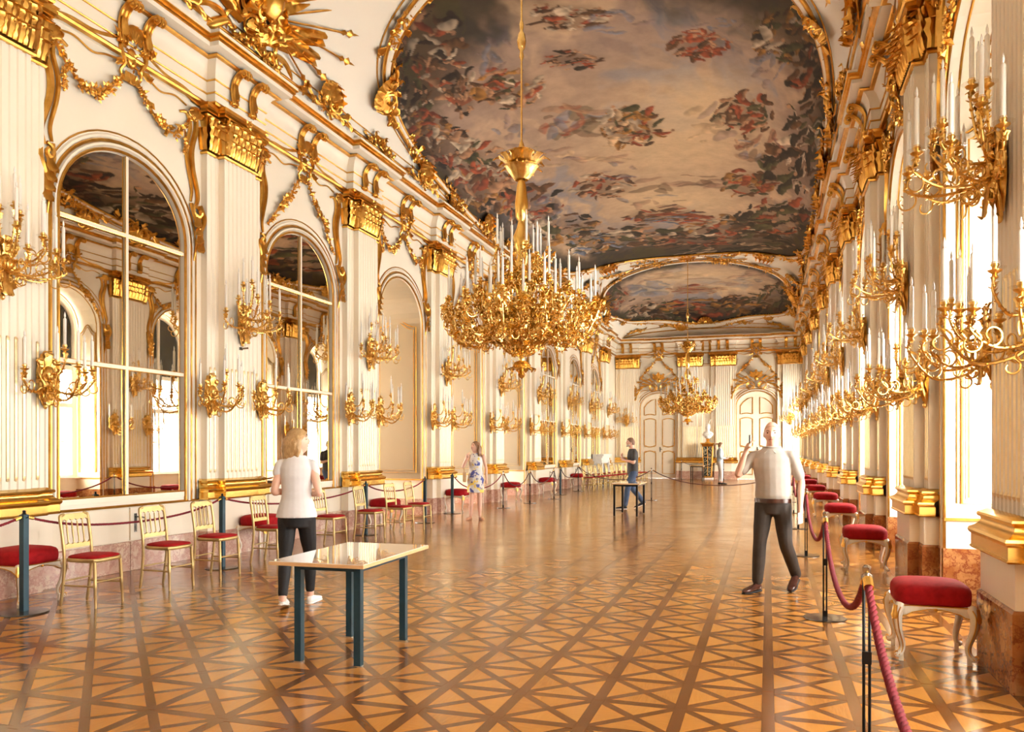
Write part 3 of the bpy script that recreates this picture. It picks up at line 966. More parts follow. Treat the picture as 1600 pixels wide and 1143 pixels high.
# ================================================================= MIRRORS
def make_mirror():
    t = thing('arched_mirror', '', 'mirror')
    def pane(poly, rot=0.0):
        mb = MB()
        mb.prism([(p[0], p[1]) for p in poly], -.040, -.032, 'x')
        if rot:
            z0 = min(p[1] for p in poly)
            mb.v = [(x - (z - z0) * rot, y, z) for x, y, z in mb.v]
        return mb.build('mirror_pane', 'mirror_silver', t)
    g = .016
    for sg in (-1, 1):
        for z0, z1, r in ((.94, 2.5 - g, .004), (2.5 + g, 4.13 - g, .002)):
            a, b = sorted((sg * g, sg * (HWM - .012)))
            pane([(a, z0), (b, z0), (b, z1), (a, z1)], r)
        pts = [(sg * g, 4.13 + g), (sg * (HWM - .012), 4.13 + g), (sg * (HWM - .012), ZSM)]
        for i in range(1, 13):
            a = PI / 2 * i / 12
            pts.append((sg * max(g, (HWM - .012) * math.cos(a)), ZSM + (RISE - .012) * math.sin(a)))
        pane(pts[:-1] + [(sg * g, ZSM + RISE - .012)])
    def bar(a, b, wd):
        mb = MB()
        if a[0] == b[0]: mb.box(-.035, -.002, a[0] - wd, a[0] + wd, a[1], b[1])
        else: mb.box(-.035, -.004, a[0], b[0], a[1] - wd, a[1] + wd)
        o = mb.build('glazing_bar', 'white_lacquer', t)
        mg = MB()
        for s in (-1, 1):
            if a[0] == b[0]: mg.tube([(-.012, a[0] + s * wd, a[1]), (-.012, b[0] + s * wd, b[1])], .008, 6)
            else: mg.tube([(-.012, a[0], a[1] + s * wd), (-.012, b[0], b[1] + s * wd)], .008, 6)
        mg.build('gilt_edge', 'gold_polished', o)
    bar((0, .90), (0, ZSM + RISE - .01), .020)
    bar((-HWM, 2.5), (HWM, 2.5), .022)
    bar((-HWM, 4.13), (HWM, 4.13), .020)
    mb = MB(); mb.box(-.04, .012, -HWM + .005, HWM - .005, .862, .925); s = mb.build('bottom_rail', 'white_lacquer', t)
    mg = MB(); mg.tube([(.0, -HWM, .93), (.0, HWM, .93)], .012, 6); mg.build('gilt_edge', 'gold_polished', s)
    for sg in (-1, 1):                                      # the low door leaves under the glass
        mb = MB(); a, b = sorted((sg * .012, sg * (HWM - .03)))
        mb.box(.002, .036, a, b, .375, .775); lf = mb.build('door_leaf', 'white_lacquer', t)
        mb = MB(); mb.box(.032, .040, a, b, .005, .355); mb.build('marble_kick', 'marble_rose', lf)
    mb = MB()
    mb.box(.036, .042, .07, .11, .47, .70)
    mb.tube([(.04, .09, .66), (.075, .09, .66), (.08, .12, .655), (.08, .20, .64)], .009, 6)
    mb.tube([(.04, .09, .53), (.05, .09, .53)], .012, 8)
    mb.build('door_handle', 'dark_steel', t)
    return t
mir0 = make_mirror()
first = True
mi = 0
for i, b in enumerate(BAYS):
    if KIND_L[i] != 'm' or b < 5: continue
    lab = ['tall arched mirror behind the chairs nearest on the left, painting mirrored at its top',
           'arched mirror on the left wall just beyond the woman in white top',
           'arched mirror on left wall just beyond the last deep beige opening',
           'second arched mirror beyond the last beige opening, before the white mantelpiece',
           'arched mirror above the white marble mantelpiece at the far left'][mi]
    mi += 1
    if first: mir0.location = (XL, b, 0); mir0['label'] = lab; mir0['group'] = 'arched mirrors of the left wall'; first = False
    else: dup(mir0, (XL, b, 0), 0, lab, 'arched mirrors of the left wall')

# ================================================================= WINDOWS
def make_window():
    mb = MB()
    A, B = archpath(.90, RSR - .12, .82, ZSR, 24), archpath(.82, RSR - .20, .90, ZSR, 24)
    mb.grid([[P(a[0], a[1], -.74) for a in A], [P(a[0], a[1], -.72) for a in A], [P(b[0], b[1], -.72) for b in B], [P(b[0], b[1], -.78) for b in B]])
    mb.box(-.78, -.72, -.9, .9, .82, .90)
    o = mb.build('window_1', 'frame_paint')
    tag(o, kind='structure')
    def bx(n, *a):
        m_ = MB(); m_.box(*a); return m_.build(n, 'frame_paint', o)
    bx('mullion', -.78, -.71, -.045, .045, .9, ZSR + RSR - .23)
    bx('transom', -.78, -.70, -.82, .82, 2.66, 2.78); bx('transom', -.78, -.70, -.82, .82, 3.66, 3.78)
    for sg in (-1, 1):
        for z in (1.78,):
            a, b = sorted((sg * .045, sg * .82)); bx('glazing_bar', -.77, -.735, a, b, z - .02, z + .02)
        for z0, z1 in ((.9, 1.76), (1.8, 2.66), (2.78, 3.66)):
            a, b = sorted((sg * .045, sg * .82))
            m_ = MB(); m_.box(-.762, -.756, a, b, z0, z1); m_.build('pane', 'window_glass', o)
        pts = [(sg * .045, 3.78), (sg * .82, 3.78), (sg * .82, ZSR)] + [(sg * max(.045, .82 * math.cos(PI / 2 * i / 10)), ZSR + (RSR - .20) * math.sin(PI / 2 * i / 10)) for i in range(1, 11)]
        m_ = MB(); m_.prism(pts, -.762, -.756, 'x'); m_.build('lunette_pane', 'lunette_glass', o)
    m_ = MB(); m_.box(-.78, -.60, -1.0, 1.0, .80, .835); m_.build('window_sill', 'white_lacquer', o)
    m_ = MB(); m_.tube([(-.71, .05, 1.3), (-.69, .05, 1.3), (-.69, .05, 1.42)], .008, 6); m_.build('window_latch', 'gold', o)
    return o
win0 = None
n = 0
for i, b in enumerate(RBAYS):
    n += 1
    if win0 is None:
        win0 = make_window(); o = win0
    else:
        o = copy_tree(win0)
        o.name = 'window_%d' % n
    o.location = (XR, b, 0); o.rotation_euler = (0, 0, PI)

# ================================================================= FAR WALL DOORS AND OVERDOORS
def make_door(name):
    o = link(name, None); tag(o, kind='structure')
    for sg in (-1, 1):
        pts = [(sg * .004, .01), (sg * (DHW - .02), .01), (sg * (DHW - .02), DZS)]
        pts += [(sg * max(.004, (DHW - .02) * math.cos(PI / 2 * i / 12)), DZS + (DR - .02) * math.sin(PI / 2 * i / 12)) for i in range(1, 13)]
        mb = MB(); mb.prism(pts, -.20, -.14, 'x')
        lf = mb.build('door_leaf', 'white_lacquer', o)
        mg = MB()
        a, b = sg * .17, sg * (DHW - .17)
        m_ = (a + b) / 2
        def loop(pts, r=.025): mg.tube([P(u, v, -.138) for u, v in pts], r, 6, closed=True, fdir=(1, 0, 0))
        def ogee(z, h, up): return [(a + (b - a) * t, z + up * h * math.sin(PI * t)) for t in [i / 8 for i in range(9)]]
        loop([(a, .25)] + [(b, .25)] + [(u, v) for u, v in ogee(1.30, .10, 1)][::-1])
        loop([(u, v) for u, v in ogee(1.68, -.08, 1)] + [(u, v) for u, v in ogee(2.98, .07, 1)][::-1])
        top = [(u, v) for u, v in ogee(3.22, .05, 1)]
        loop(top + [(b, 3.62), (a + (b - a) * .75, 3.82), (a + (b - a) * .4, 3.98), (a, 4.05)])
        for z in (1.33, 1.62):
            for e in (a, b): mg.tube(spiral(e + (m_ - e) * .2, z, .07, .015, 0, 5, 10, -.13, -.11), .013, 5)
        mg.build('gilt_moulding', 'gold', lf)
    mb = MB(); mb.box(-.14, -.125, .03, .07, 1.35, 1.6); mb.tube([(-.13, .05, 1.48), (-.09, .05, 1.48), (-.09, .16, 1.47)], .012, 6)
    mb.build('door_handle', 'dark_steel', o)
    return o
d0 = make_door('door_1'); d0.location = (FDOOR[0], YF, 0); d0.rotation_euler = (0, 0, -PI / 2)
d1 = copy_tree(d0); d1.name = 'door_2'; d1.location = (FDOOR[1], YF, 0); d1.rotation_euler = (0, 0, -PI / 2)
def overdoor():
    mb = MB()
    rg = random.Random(44)
    X = V3((1, 0, 0))
    def lf(u, v, a, h, wd, w_=.1, c=.6): leaf(mb, P(u, v, w_), P(math.cos(a), math.sin(a), 0), X, P(-math.sin(a), math.cos(a), 0), h, wd, c, 6)
    for sg in (-1, 1):
        for pts, r in (([(.12, 4.56), (.42, 4.74), (.78, 4.66), (1.02, 4.42), (1.12, 4.18), (1.2, 4.02)], .034), ([(.55, 4.50), (.85, 4.44), (1.08, 4.22)], .022), ([(.2, 4.9), (.55, 5.02), (.85, 4.92), (.98, 4.74), (.88, 4.66)], .024)):
            pth = spline([P(sg * u, v, .07) for u, v in pts], 5)
            mb.tube(pth, taper(len(pth), r, r * .5), 6)
        mb.tube(spiral(sg * .27, 4.62, .19, .19, 0, 2 * PI, 20, .10), .030, 6)           # the two oval medallions
        mb.tube(spiral(sg * .27, 4.62, .13, .13, 0, 2 * PI, 18, .10), .012, 5)
        for u, v, a, h in ((.30, 4.86, .9, .30), (.42, 4.84, .45, .34), (.5, 4.78, .1, .36), (.62, 4.70, -.25, .34), (.82, 4.60, -.5, .30), (.98, 4.42, -.9, .28), (1.1, 4.2, -1.2, .26), (.7, 4.98, .5, .22), (.86, 4.90, .0, .24)):
            lf(sg * u, v, a if sg > 0 else PI - a, h, .075)
        mb.tube([P(sg * .15, 4.85, .12), P(sg * .85, 5.22, .10)], .012, 5)
        mb.tube([P(sg * .10, 4.9, .12), P(sg * .6, 5.38, .10)], .010, 5)
        for k in range(16): rnd_nug(mb, rg, P(sg * rg.uniform(.35, 1.1), rg.uniform(4.45, 4.85), .09), .035)
    for k in range(7):
        a = PI / 2 + (k - 3) * .36
        lf(.05 * math.cos(a), 5.0, a, .40 if k % 2 else .30, .085, .14)
    mb.ball(P(0, 4.98, .14), .07, .11, .13)
    mb.ball(P(0, 5.30, .15), .05, .065, .08)
    for k in range(20): rnd_nug(mb, rg, P(rg.uniform(-.22, .22), rg.uniform(4.82, 5.2), .12), .04)
    return mb.data('overdoor_carving', 'gold', 50)
OD = overdoor()
for x in FDOOR:
    o = link('overdoor_carving', OD, WALL['f']); o.location = (0, x, 0)
# centre panel of the far wall
mb = MB()
for hw_, z0, z1, r in ((.48, .95, 5.75, .022), (.41, 1.03, 5.66, .012)):
    mb.tube(p3([(-hw_, z0), (hw_, z0), (hw_, z1 - .3), (hw_ * .6, z1), (-hw_ * .6, z1), (-hw_, z1 - .3)], .01), r, 6, closed=True, fdir=(1, 0, 0))
o = mb.build('panel_moulding', 'gold', WALL['f']); o.location = (0, FARC, 0)
# ================================================================= VAULT AND ITS PAINTINGS
VX, VA, VB, VN = -2.95, 4.15, 1.8, 2.2
def vault_np(q, y, k=1.0):
    phi = PI / 2 * (1 - q)
    c, s = np.cos(phi), np.sin(phi)
    x = VX + VA * k * np.sign(c) * np.abs(c) ** (2 / VN)
    w_ = np.clip((y - 36.4) / 4.1, 0, 1)
    z = ZC + VB * np.clip(np.abs(s), 0, 1) ** (2 / VN) * (1 - w_ ** VN) ** (1 / VN) * k
    return x, y, z
def VP(q, y, lift=0.0):
    x, yy, z = vault_np(np.array(max(-1, min(1, q))), np.array(float(y)))
    p = V3((float(x), float(yy), float(z)))
    return p + vault_frame(q, y)[0] * lift if lift else p
def vault_frame(q, y):
    e = .01
    q0, q1 = max(-1, q - e), min(1, q + e)
    a, b = vault_np(np.array([q0, q1, q, q]), np.array([y, y, y - .05, min(40.49, y + .05)], dtype=float)), None
    pts = [V3((float(a[0][i]), float(a[1][i]), float(a[2][i]))) for i in range(4)]
    eq = (pts[1] - pts[0]).normalized()
    ey = (pts[3] - pts[2])
    ey = (ey - eq * ey.dot(eq)).normalized()
    n = eq.cross(ey)
    if n.dot(V3((VX, 20, 4)) - pts[2]) < 0: n = -n
    return n.normalized(), eq, ey
qs = np.linspace(-1, 1, 97)
ysv = np.concatenate([np.linspace(YB - .2, 36.4, 60), 36.4 + 4.1 * np.sin(np.linspace(0.05, 1, 24) * PI / 2)])
Q, YY = np.meshgrid(qs, ysv)
x, y, z = vault_np(Q, YY)
mb = MB()
mb.grid([[(x[i, j], y[i, j], z[i, j]) for j in range(len(qs))] for i in range(len(ysv))])
# flat shelf between the springing of the vault and the walls
mb.add([(XL - .1, YB - .2, ZC), (VX - VA, YB - .2, ZC), (VX - VA, YF + .1, ZC), (XL - .1, YF + .1, ZC)], [(0, 1, 2, 3)])
mb.add([(XR + .1, YB - .2, ZC), (VX + VA, YB - .2, ZC), (VX + VA, YF + .1, ZC), (XR + .1, YF + .1, ZC)], [(0, 1, 2, 3)])
mb.add([(XL, YF - .12, ZC), (XR, YF - .12, ZC), (XR, YF + .1, ZC), (XL, YF + .1, ZC)], [(0, 1, 2, 3)])
CEIL = tag(mb.build('ceiling', 'plaster', None, 40), kind='structure')

F1 = dict(q0=0.0, y0=20.75, a=.955, b=9.75, n=2.25, w=.012)
F2 = dict(q0=0.0, y0=36.0, a=.80, b=4.2, n=2.6, w=.02)
def outline(F, th, k=1.0):
    c, s = math.cos(th), math.sin(th)
    r = (abs(c) ** F['n'] + abs(s) ** F['n']) ** (-1 / F['n'])
    r *= 1 + F['w'] * math.cos(8 * th)
    return F['q0'] + F['a'] * k * r * c, F['y0'] + F['b'] * k * r * s
PALS = {'W': (.62, .53, .42), 'R': (.36, .085, .035), 'B': (.13, .065, .03), 'K': (.035, .024, .016), 'F': (.50, .29, .17), 'O': (.42, .21, .05), 'G': (.09, .09, .04),
        'U': (.19, .24, .36), 'Y': (.70, .52, .34), 'L': (.30, .23, .24), 'P': (.44, .27, .20)}
CL1 = [(-0.426,12.45,0.094,0.44,0.076,-0.84,26,'WBRKF'),(-0.482,13.9,0.088,0.46,0.066,-0.72,22,'RBWKF'),(-0.665,13.92,0.064,0.44,0.098,-0.66,20,'KBWG'),(-0.453,14.62,0.042,0.26,0.05,-0.6,14,'FBK'),(-0.693,14.85,0.106,0.76,0.074,-0.48,22,'BOKR'),(-0.674,15.91,0.112,0.8,0.078,-0.58,24,'RBFWK'),(-0.625,17.29,0.128,0.94,0.088,-0.82,26,'RBWFG'),(-0.305,15.08,0.104,0.46,0.046,-0.8,30,'ORBWGF'),(-0.79,18.0,0.12,1.1,0.116,-0.66,24,'OBYWR'),(-0.671,19.07,0.144,1.2,0.102,-0.92,26,'BRFOK'),(-0.569,21.08,0.146,1.18,0.088,-1.18,26,'BRWKF'),(-0.517,23.87,0.16,1.32,0.072,-1.22,24,'KBOGW'),(-0.164,17.32,0.118,0.42,0.03,-0.82,30,'UGRFBR'),(-0.004,18.2,0.094,0.24,0.02,-1.1,34,'OYRBWGO'),(0.261,14.52,0.09,-0.06,0.01,-0.58,26,'RRBFR'),(-0.201,21.7,0.124,0.52,0.03,-0.96,24,'BWRFB'),(-0.042,13.13,0.082,0.24,0.016,-0.46,28,'BWRBW'),(0.386,17.54,0.122,-0.28,0.008,-1.16,30,'BRGBF'),(0.449,19.32,0.122,-0.4,0.002,-1.0,24,'URBFR'),(0.392,22.1,0.154,-0.56,0.006,-1.3,26,'ORBGR'),(0.572,13.81,0.136,-0.44,-0.006,-0.9,34,'KGWBO'),(0.7,14.59,0.134,-0.66,-0.016,-0.88,26,'KRKB'),(0.724,16.56,0.164,-0.96,-0.024,-1.22,28,'KBGKW'),(0.672,19.48,0.224,-1.5,-0.022,-1.92,34,'KGWBK'),(0.54,24.65,0.298,-2.06,-0.004,-1.82,34,'KBRGK'),(0.194,26.98,0.208,-0.38,0.012,-1.44,26,'BRKWO'),(-0.022,25.23,0.18,0.4,0.016,-0.96,26,'BRUBR'),(-0.199,27.13,0.214,0.92,0.034,-1.34,30,'KBWGF'),(-0.441,26.54,0.17,1.32,0.05,-1.14,26,'KGWUO'),(-0.076,14.6,0.078,0.22,0.012,-0.36,18,'RBFK'),(-0.586,12.76,0.04,0.26,0.106,-0.82,22,'KGB'),(0.344,28.57,0.354,-1.8,0.006,-1.24,26,'KBYKG'),(0.045,28.89,0.192,0.14,0.014,-1.06,22,'KBRK'),(0.329,13.75,0.078,-0.08,0.002,-0.26,10,'UUL'),(0.056,13.6,0.076,0.14,0.01,-0.38,12,'ULU'),(-0.276,13.84,0.052,0.2,0.036,-0.6,10,'UL'),(-0.427,16.98,0.056,0.34,0.046,-0.66,9,'UL'),(-0.508,22.21,0.076,0.58,0.066,-1.08,9,'UL'),(-0.117,20.71,0.09,0.3,0.018,-0.68,8,'UL'),(0.497,15.21,0.078,-0.22,0.0,-0.64,9,'UUL'),(0.08,22.3,0.18,0.1,0.012,-0.8,12,'PB'),(-0.054,23.46,0.13,0.36,0.016,-0.82,10,'PUB'),(-0.153,19.39,0.132,0.46,0.018,-0.56,10,'YPY'),(0.207,18.47,0.106,-0.04,0.014,-1.12,10,'YLY'),(-0.289,18.79,0.114,0.54,0.03,-0.64,8,'LYP')]
CL2 = [(-0.376,35.09,0.234,1.94,0.054,-1.8,20,'UWUP'),(-0.083,34.22,0.226,0.7,0.014,-0.98,16,'YPY'),(-0.045,37.09,0.17,0.38,0.008,-0.74,14,'RPF'),(-0.421,38.58,0.27,0.94,0.034,-1.14,24,'KGBW'),(-0.073,39.3,0.266,0.2,0.01,-0.82,28,'KBRGO'),(0.322,38.79,0.286,-0.78,0.004,-1.08,24,'BOGK'),(-0.597,34.91,0.106,1.32,0.082,-1.7,16,'RBPG'),(0.563,36.67,0.184,-1.96,-0.006,-2.58,18,'GBK'),(0.39,33.86,0.214,-1.4,0.004,-1.0,12,'UWP'),(0.146,36.68,0.226,-0.42,0.008,-0.84,12,'YWP')]
def fbm(u, v, seed, oct=5):
    r = np.random.RandomState(seed)
    out = np.zeros_like(u); amp, tot = 1.0, 0.0
    for o in range(oct):
        g = r.rand(64, 64)
        f = 2 ** o
        a, b = u * f + r.rand() * 50, v * f + r.rand() * 50
        i, j = np.floor(a).astype(int), np.floor(b).astype(int)
        fa, fb = a - i, b - j
        fa, fb = fa * fa * (3 - 2 * fa), fb * fb * (3 - 2 * fb)
        g00, g10, g01, g11 = g[i % 64, j % 64], g[(i + 1) % 64, j % 64], g[i % 64, (j + 1) % 64], g[(i + 1) % 64, (j + 1) % 64]
        out += amp * ((g00 * (1 - fa) + g10 * fa) * (1 - fb) + (g01 * (1 - fa) + g11 * fa) * fb)
        tot += amp; amp *= .55
    return out / tot
def sst(x, a, b):
    t = np.clip((x - a) / (b - a), 0, 1)
    return t * t * (3 - 2 * t)
def mixc(c, col_, t): return c + (np.array(col_) - c) * t[:, None]
def paint(F, cl, nq, ny, name, label, seed, glow):
    qv = np.linspace(F['q0'] - F['a'] * 1.03, F['q0'] + F['a'] * 1.03, nq)
    qv = np.clip(qv, -.999, .999)
    yv = np.linspace(F['y0'] - F['b'] * 1.03, min(40.48, F['y0'] + F['b'] * 1.03), ny)
    Q, Yg = np.meshgrid(qv, yv)
    q, y = Q.ravel(), Yg.ravel()
    th = np.arctan2((y - F['y0']) / F['b'], (q - F['q0']) / F['a'])
    c, s = np.cos(th), np.sin(th)
    rad = (np.abs(c) ** F['n'] + np.abs(s) ** F['n']) ** (-1 / F['n']) * (1 + F['w'] * np.cos(8 * th))
    rho = np.hypot((y - F['y0']) / F['b'], (q - F['q0']) / F['a']) / rad
    su, sv = q * 5.6, y                                   # metres along the vault
    wx, wy = fbm(su * .5, sv * .3, seed + 9) - .5, fbm(su * .5, sv * .3, seed + 10) - .5
    n1 = fbm(su * .42 + wx * 2, sv * .22 + wy * 2, seed)
    n2 = fbm(su * .7 + wx * 3, sv * .34 + wy * 2, seed + 1)
    n3 = fbm(su * 1.6 + wx * 3, sv * .8 + wy * 2, seed + 2)
    cc = np.tile(np.array([.44, .335, .285]), (len(q), 1))
    cc = mixc(cc, (.70, .53, .38), sst(n1, .44, .62))
    cc = mixc(cc, (.22, .27, .39), sst(n2, .54, .68) * .8)
    cc = mixc(cc, (.30, .23, .225), sst(n3, .55, .72) * .65)
    cc = mixc(cc, (.66, .50, .36), sst(n3, .36, .24) * .5)
    for gq, gy, rq, ry in glow:
        cc = mixc(cc, (.88, .70, .46), np.exp(-((q - gq) / rq) ** 2 - ((y - gy) / ry) ** 2) * .75)
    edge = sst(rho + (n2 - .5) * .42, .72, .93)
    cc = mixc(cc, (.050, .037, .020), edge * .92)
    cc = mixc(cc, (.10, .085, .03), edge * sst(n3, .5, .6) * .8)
    rg = random.Random(seed)
    for cq, cy, e1q, e1y, e2q, e2y, n, pal in cl:
        det = e1q * e2y - e1y * e2q
        dq, dy = q - cq, y - cy
        la, lb = (dq * e2y - dy * e2q) / det, (e1q * dy - e1y * dq) / det
        near = np.where((np.abs(la) < 1.7) & (np.abs(lb) < 1.7))[0]
        la, lb = la[near], lb[near]
        jx, jy = (n3[near] - .5) * .35, (fbm(su[near] * 3, sv[near] * 2, seed + 5, 3) - .5) * .35
        soft0 = pal[0] in 'UYLP'
        if not soft0:
            d0 = np.hypot(la + jx * 2.2, lb + jy * 2.2)
            cc[near] = cc[near] + (np.array((.16, .10, .06)) - cc[near]) * ((1 - sst(d0, .35, 1.15)) * .62)[:, None]
        for k in range(n if soft0 else int(n * 2.1)):
            r, a = math.sqrt(rg.random()), rg.uniform(0, 2 * PI)
            px, py = r * math.cos(a), r * math.sin(a)
            L = rg.uniform(.16, .52) if soft0 else rg.uniform(.10, .34); W_ = L * rg.uniform(.22, .55)
            o = rg.gauss(.5, .9)
            dx, dy_ = la - px + jx, lb - py + jy
            uu, vv = (dx * math.cos(o) + dy_ * math.sin(o)) / L, (-dx * math.sin(o) + dy_ * math.cos(o)) / W_
            vv = vv + .5 * uu * uu * rg.choice((-1, 1))
            d2 = uu * uu + vv * vv
            m_ = 1 - sst(d2, .72, 1.12)
            base = np.array(PALS[pal[k % len(pal)]]) * rg.uniform(.75, 1.3)
            sh = (.45 + .75 * sst(vv + .35 * np.sin(uu * 7 + k), 1, -1))[:, None]              # folds modelled in the painted drapery
            soft = .55 if pal[0] in 'UYLP' else 1.0
            cc[near] = cc[near] + (np.clip(base * sh, 0, 1) - cc[near]) * (m_ * soft)[:, None]
            if k % 4 == 0 and soft == 1.0:                         # a small head or limb
                hx, hy = px + math.cos(o) * L * .95, py + math.sin(o) * L * .95
                d3 = ((la - hx) / .06) ** 2 + ((lb - hy) / .075) ** 2
                cc[near] = cc[near] + (np.array(PALS['F']) * rg.uniform(.6, 1.15) - cc[near]) * (1 - sst(d3, .6, 1.2))[:, None]
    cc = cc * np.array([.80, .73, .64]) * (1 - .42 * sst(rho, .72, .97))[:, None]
    x, yy, z = vault_np(q, y, .996)
    z = z - .012
    keep = (rho < 1.004).reshape(ny, nq)
    km = keep[:-1, :-1] & keep[1:, :-1] & keep[:-1, 1:] & keep[1:, 1:]
    ii, jj = np.where(km)
    base = ii * nq + jj
    fs = np.stack([base, base + 1, base + nq + 1, base + nq], 1)
    used = np.unique(fs)
    remap = np.full(nq * ny, -1); remap[used] = np.arange(len(used))
    fs = remap[fs]
    vs = np.stack([x, yy, z], 1)[used]
    me = bpy.data.meshes.new(name)
    me.vertices.add(len(vs)); me.vertices.foreach_set('co', vs.ravel())
    me.loops.add(fs.size); me.loops.foreach_set('vertex_index', fs.ravel())
    me.polygons.add(len(fs)); me.polygons.foreach_set('loop_start', np.arange(0, fs.size, 4)); me.polygons.foreach_set('loop_total', np.full(len(fs), 4))
    me.update(calc_edges=True)
    at = me.color_attributes.new('paint', 'FLOAT_COLOR', 'POINT')
    at.data.foreach_set('color', np.concatenate([np.clip(cc[used], 0, 1), np.ones((len(used), 1))], 1).ravel())
    me.materials.append(M['fresco_paint'])
    me.polygons.foreach_set('use_smooth', [True] * len(fs))
    o = link(name, me, CEIL)
    if label: o['label'] = label
    return o
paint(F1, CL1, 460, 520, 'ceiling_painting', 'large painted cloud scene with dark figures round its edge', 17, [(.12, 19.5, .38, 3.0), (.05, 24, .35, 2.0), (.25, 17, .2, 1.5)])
paint(F2, CL2, 300, 190, 'ceiling_painting', 'smaller painted sky over a dark landscape at the far end', 40, [(0, 34.5, .5, 1.6), (.15, 37.2, .3, .6)])

# carved and gilt frames round the paintings
def frame_rows(F, ks, n=220):
    rows = []
    for i in range(n + 1):
        th = 2 * PI * i / n
        row = []
        for k, lift in ks:
            q, y = outline(F, th)
            dq, dy = q - F['q0'], (y - F['y0'])
            L = math.hypot(dq * 5.6, dy)
            f = 1 + k / L
            row.append(VP(max(-.997, min(.997, F['q0'] + dq * f)), min(40.4, F['y0'] + dy * f), lift))
        rows.append(row)
    return rows
for F in (F1, F2):
    big = F is F1
    s = 1.0 if big else .8
    mb = MB(); mb.grid(frame_rows(F, [(-.01 * s, .02), (.03 * s, .07), (.05 * s, .10), (.16 * s, .09), (.20 * s, .05), (.22 * s, .02)]))
    fr = mb.build('painting_frame', 'white_lacquer', CEIL, True)
    mg = MB()
    for k, lift, r in ((.0, .05, .042 * s), (.19 * s, .06, .035 * s), (.34 * s, .01, .014)):
        rows = frame_rows(F, [(k, lift)])
        mg.tube([r_[0] for r_ in rows[:-1]], r, 6, closed=True)
    mg.build('gilt_bead', 'gold', fr, True)
# gilt fillets where the cove meets the cornice
mb = MB()
for sg in (-1, 1):
    for q, r in ((.965, .030), (.915, .013)):
        mb.tube([VP(sg * q, y, .01) for y in np.linspace(YB, 37.5, 60)], r, 6)
for w_, r in ((.035, .03), (.09, .013)):
    pts = []
    for qq in np.linspace(-.9, .9, 40):
        pts.append(VP(qq, 40.5 - w_ * 2, .01))
    mb.tube(pts, r, 6)
mb.build('cove_fillet', 'gold', CEIL, True)

def on_vault(me, name, q, y, rot=0.0, sc=1.0):
    n, eq, ey = vault_frame(q, y)
    o = link(name, me, CEIL)
    c, s = math.cos(rot), math.sin(rot)
    u, v = ey * c + eq * s, eq * c - ey * s
    if n.cross(u).dot(v) < 0: v = -v
    m = Matrix(((n.x, u.x, v.x), (n.y, u.y, v.y), (n.z, u.z, v.z))).to_4x4()
    p = VP(q, y, .02)
    o.matrix_world = Matrix.Translation(p) @ m @ Matrix.Scale(sc, 4)
    return o
def shell_mesh(seed):
    rg = random.Random(seed)
    mb = MB()
    for k in range(7):
        a = PI / 2 + (k - 3) * .42
        leaf(mb, P(.04 * math.cos(a), .0, .05), P(math.cos(a), math.sin(a), 0), V3((1, 0, 0)), P(-math.sin(a), math.cos(a), 0), .34, .13, .7, 6)
    for sg in (-1, 1):
        mb.tube(spiral(sg * .16, -.02, .16, .03, PI / 2, PI / 2 + sg * 6, 14, .06, .14), taper(15, .025, .04), 6)
        pth = spline([P(sg * .1, -.1, .05), P(sg * .35, -.16, .06), P(sg * .6, -.04, .05), P(sg * .85, -.12, .02)], 4)
        mb.tube(pth, taper(len(pth), .045, .012), 6)
        for k in range(4):
            leaf(mb, P(sg * (.2 + .15 * k), -.1, .05), P(sg, .45 * (-1) ** k, 0).normalized(), V3((1, 0, 0)), P(-.45, 1, 0).normalized(), .22, .1, .5, 5)
    rocaille(mb, rg, 0, -.12, .3, .16, 6, .05)
    return mb.data('rocaille_cluster', 'gold', 50)
def sprig_mesh(seed):
    rg = random.Random(seed)
    mb = MB()
    garland(mb, [P(-.8, .05, .02), P(-.4, -.05, .05), P(0, .05, .06), P(.4, -.05, .05), P(.8, .04, .02)], rg, .10)
    for k in range(8):
        u = rg.uniform(-.6, .6); a = rg.uniform(0, 2 * PI)
        leaf(mb, P(u, 0, .04), P(math.cos(a), math.sin(a), 0), V3((1, 0, 0)), P(-math.sin(a), math.cos(a), 0), .24, .09, .6, 5)
    return mb.data('flower_sprig', 'gold', 50)
SH = [shell_mesh(s) for s in (51, 52)]
SPR = [sprig_mesh(s) for s in (61, 62)]
def at_outline(F, th, off):
    q, y = outline(F, th)
    dq, dy = q - F['q0'], y - F['y0']
    L = math.hypot(dq * 5.6, dy)
    f = 1 + off / L
    return max(-.985, min(.985, F['q0'] + dq * f)), min(40.3, F['y0'] + dy * f), math.atan2(dy, dq * 5.6)
for F, nn, s in ((F1, 26, 1.0), (F2, 16, .8)):
    for i in range(nn):
        th = 2 * PI * (i + .5) / nn
        q, y, a = at_outline(F, th, .12)
        # tangent of the frame in the (along, across) plane
        q2, y2 = outline(F, th + .02); q1, y1 = outline(F, th - .02)
        rot = math.atan2((q2 - q1) * 5.6, y2 - y1)
        if i % 2 == 0: on_vault(SH[i % 4 // 2], 'rocaille_cluster', q, y, rot, (.85 if i % 4 else 1.1) * s)
        else: on_vault(SPR[i % 2], 'flower_sprig', q, y, rot, .9 * s)
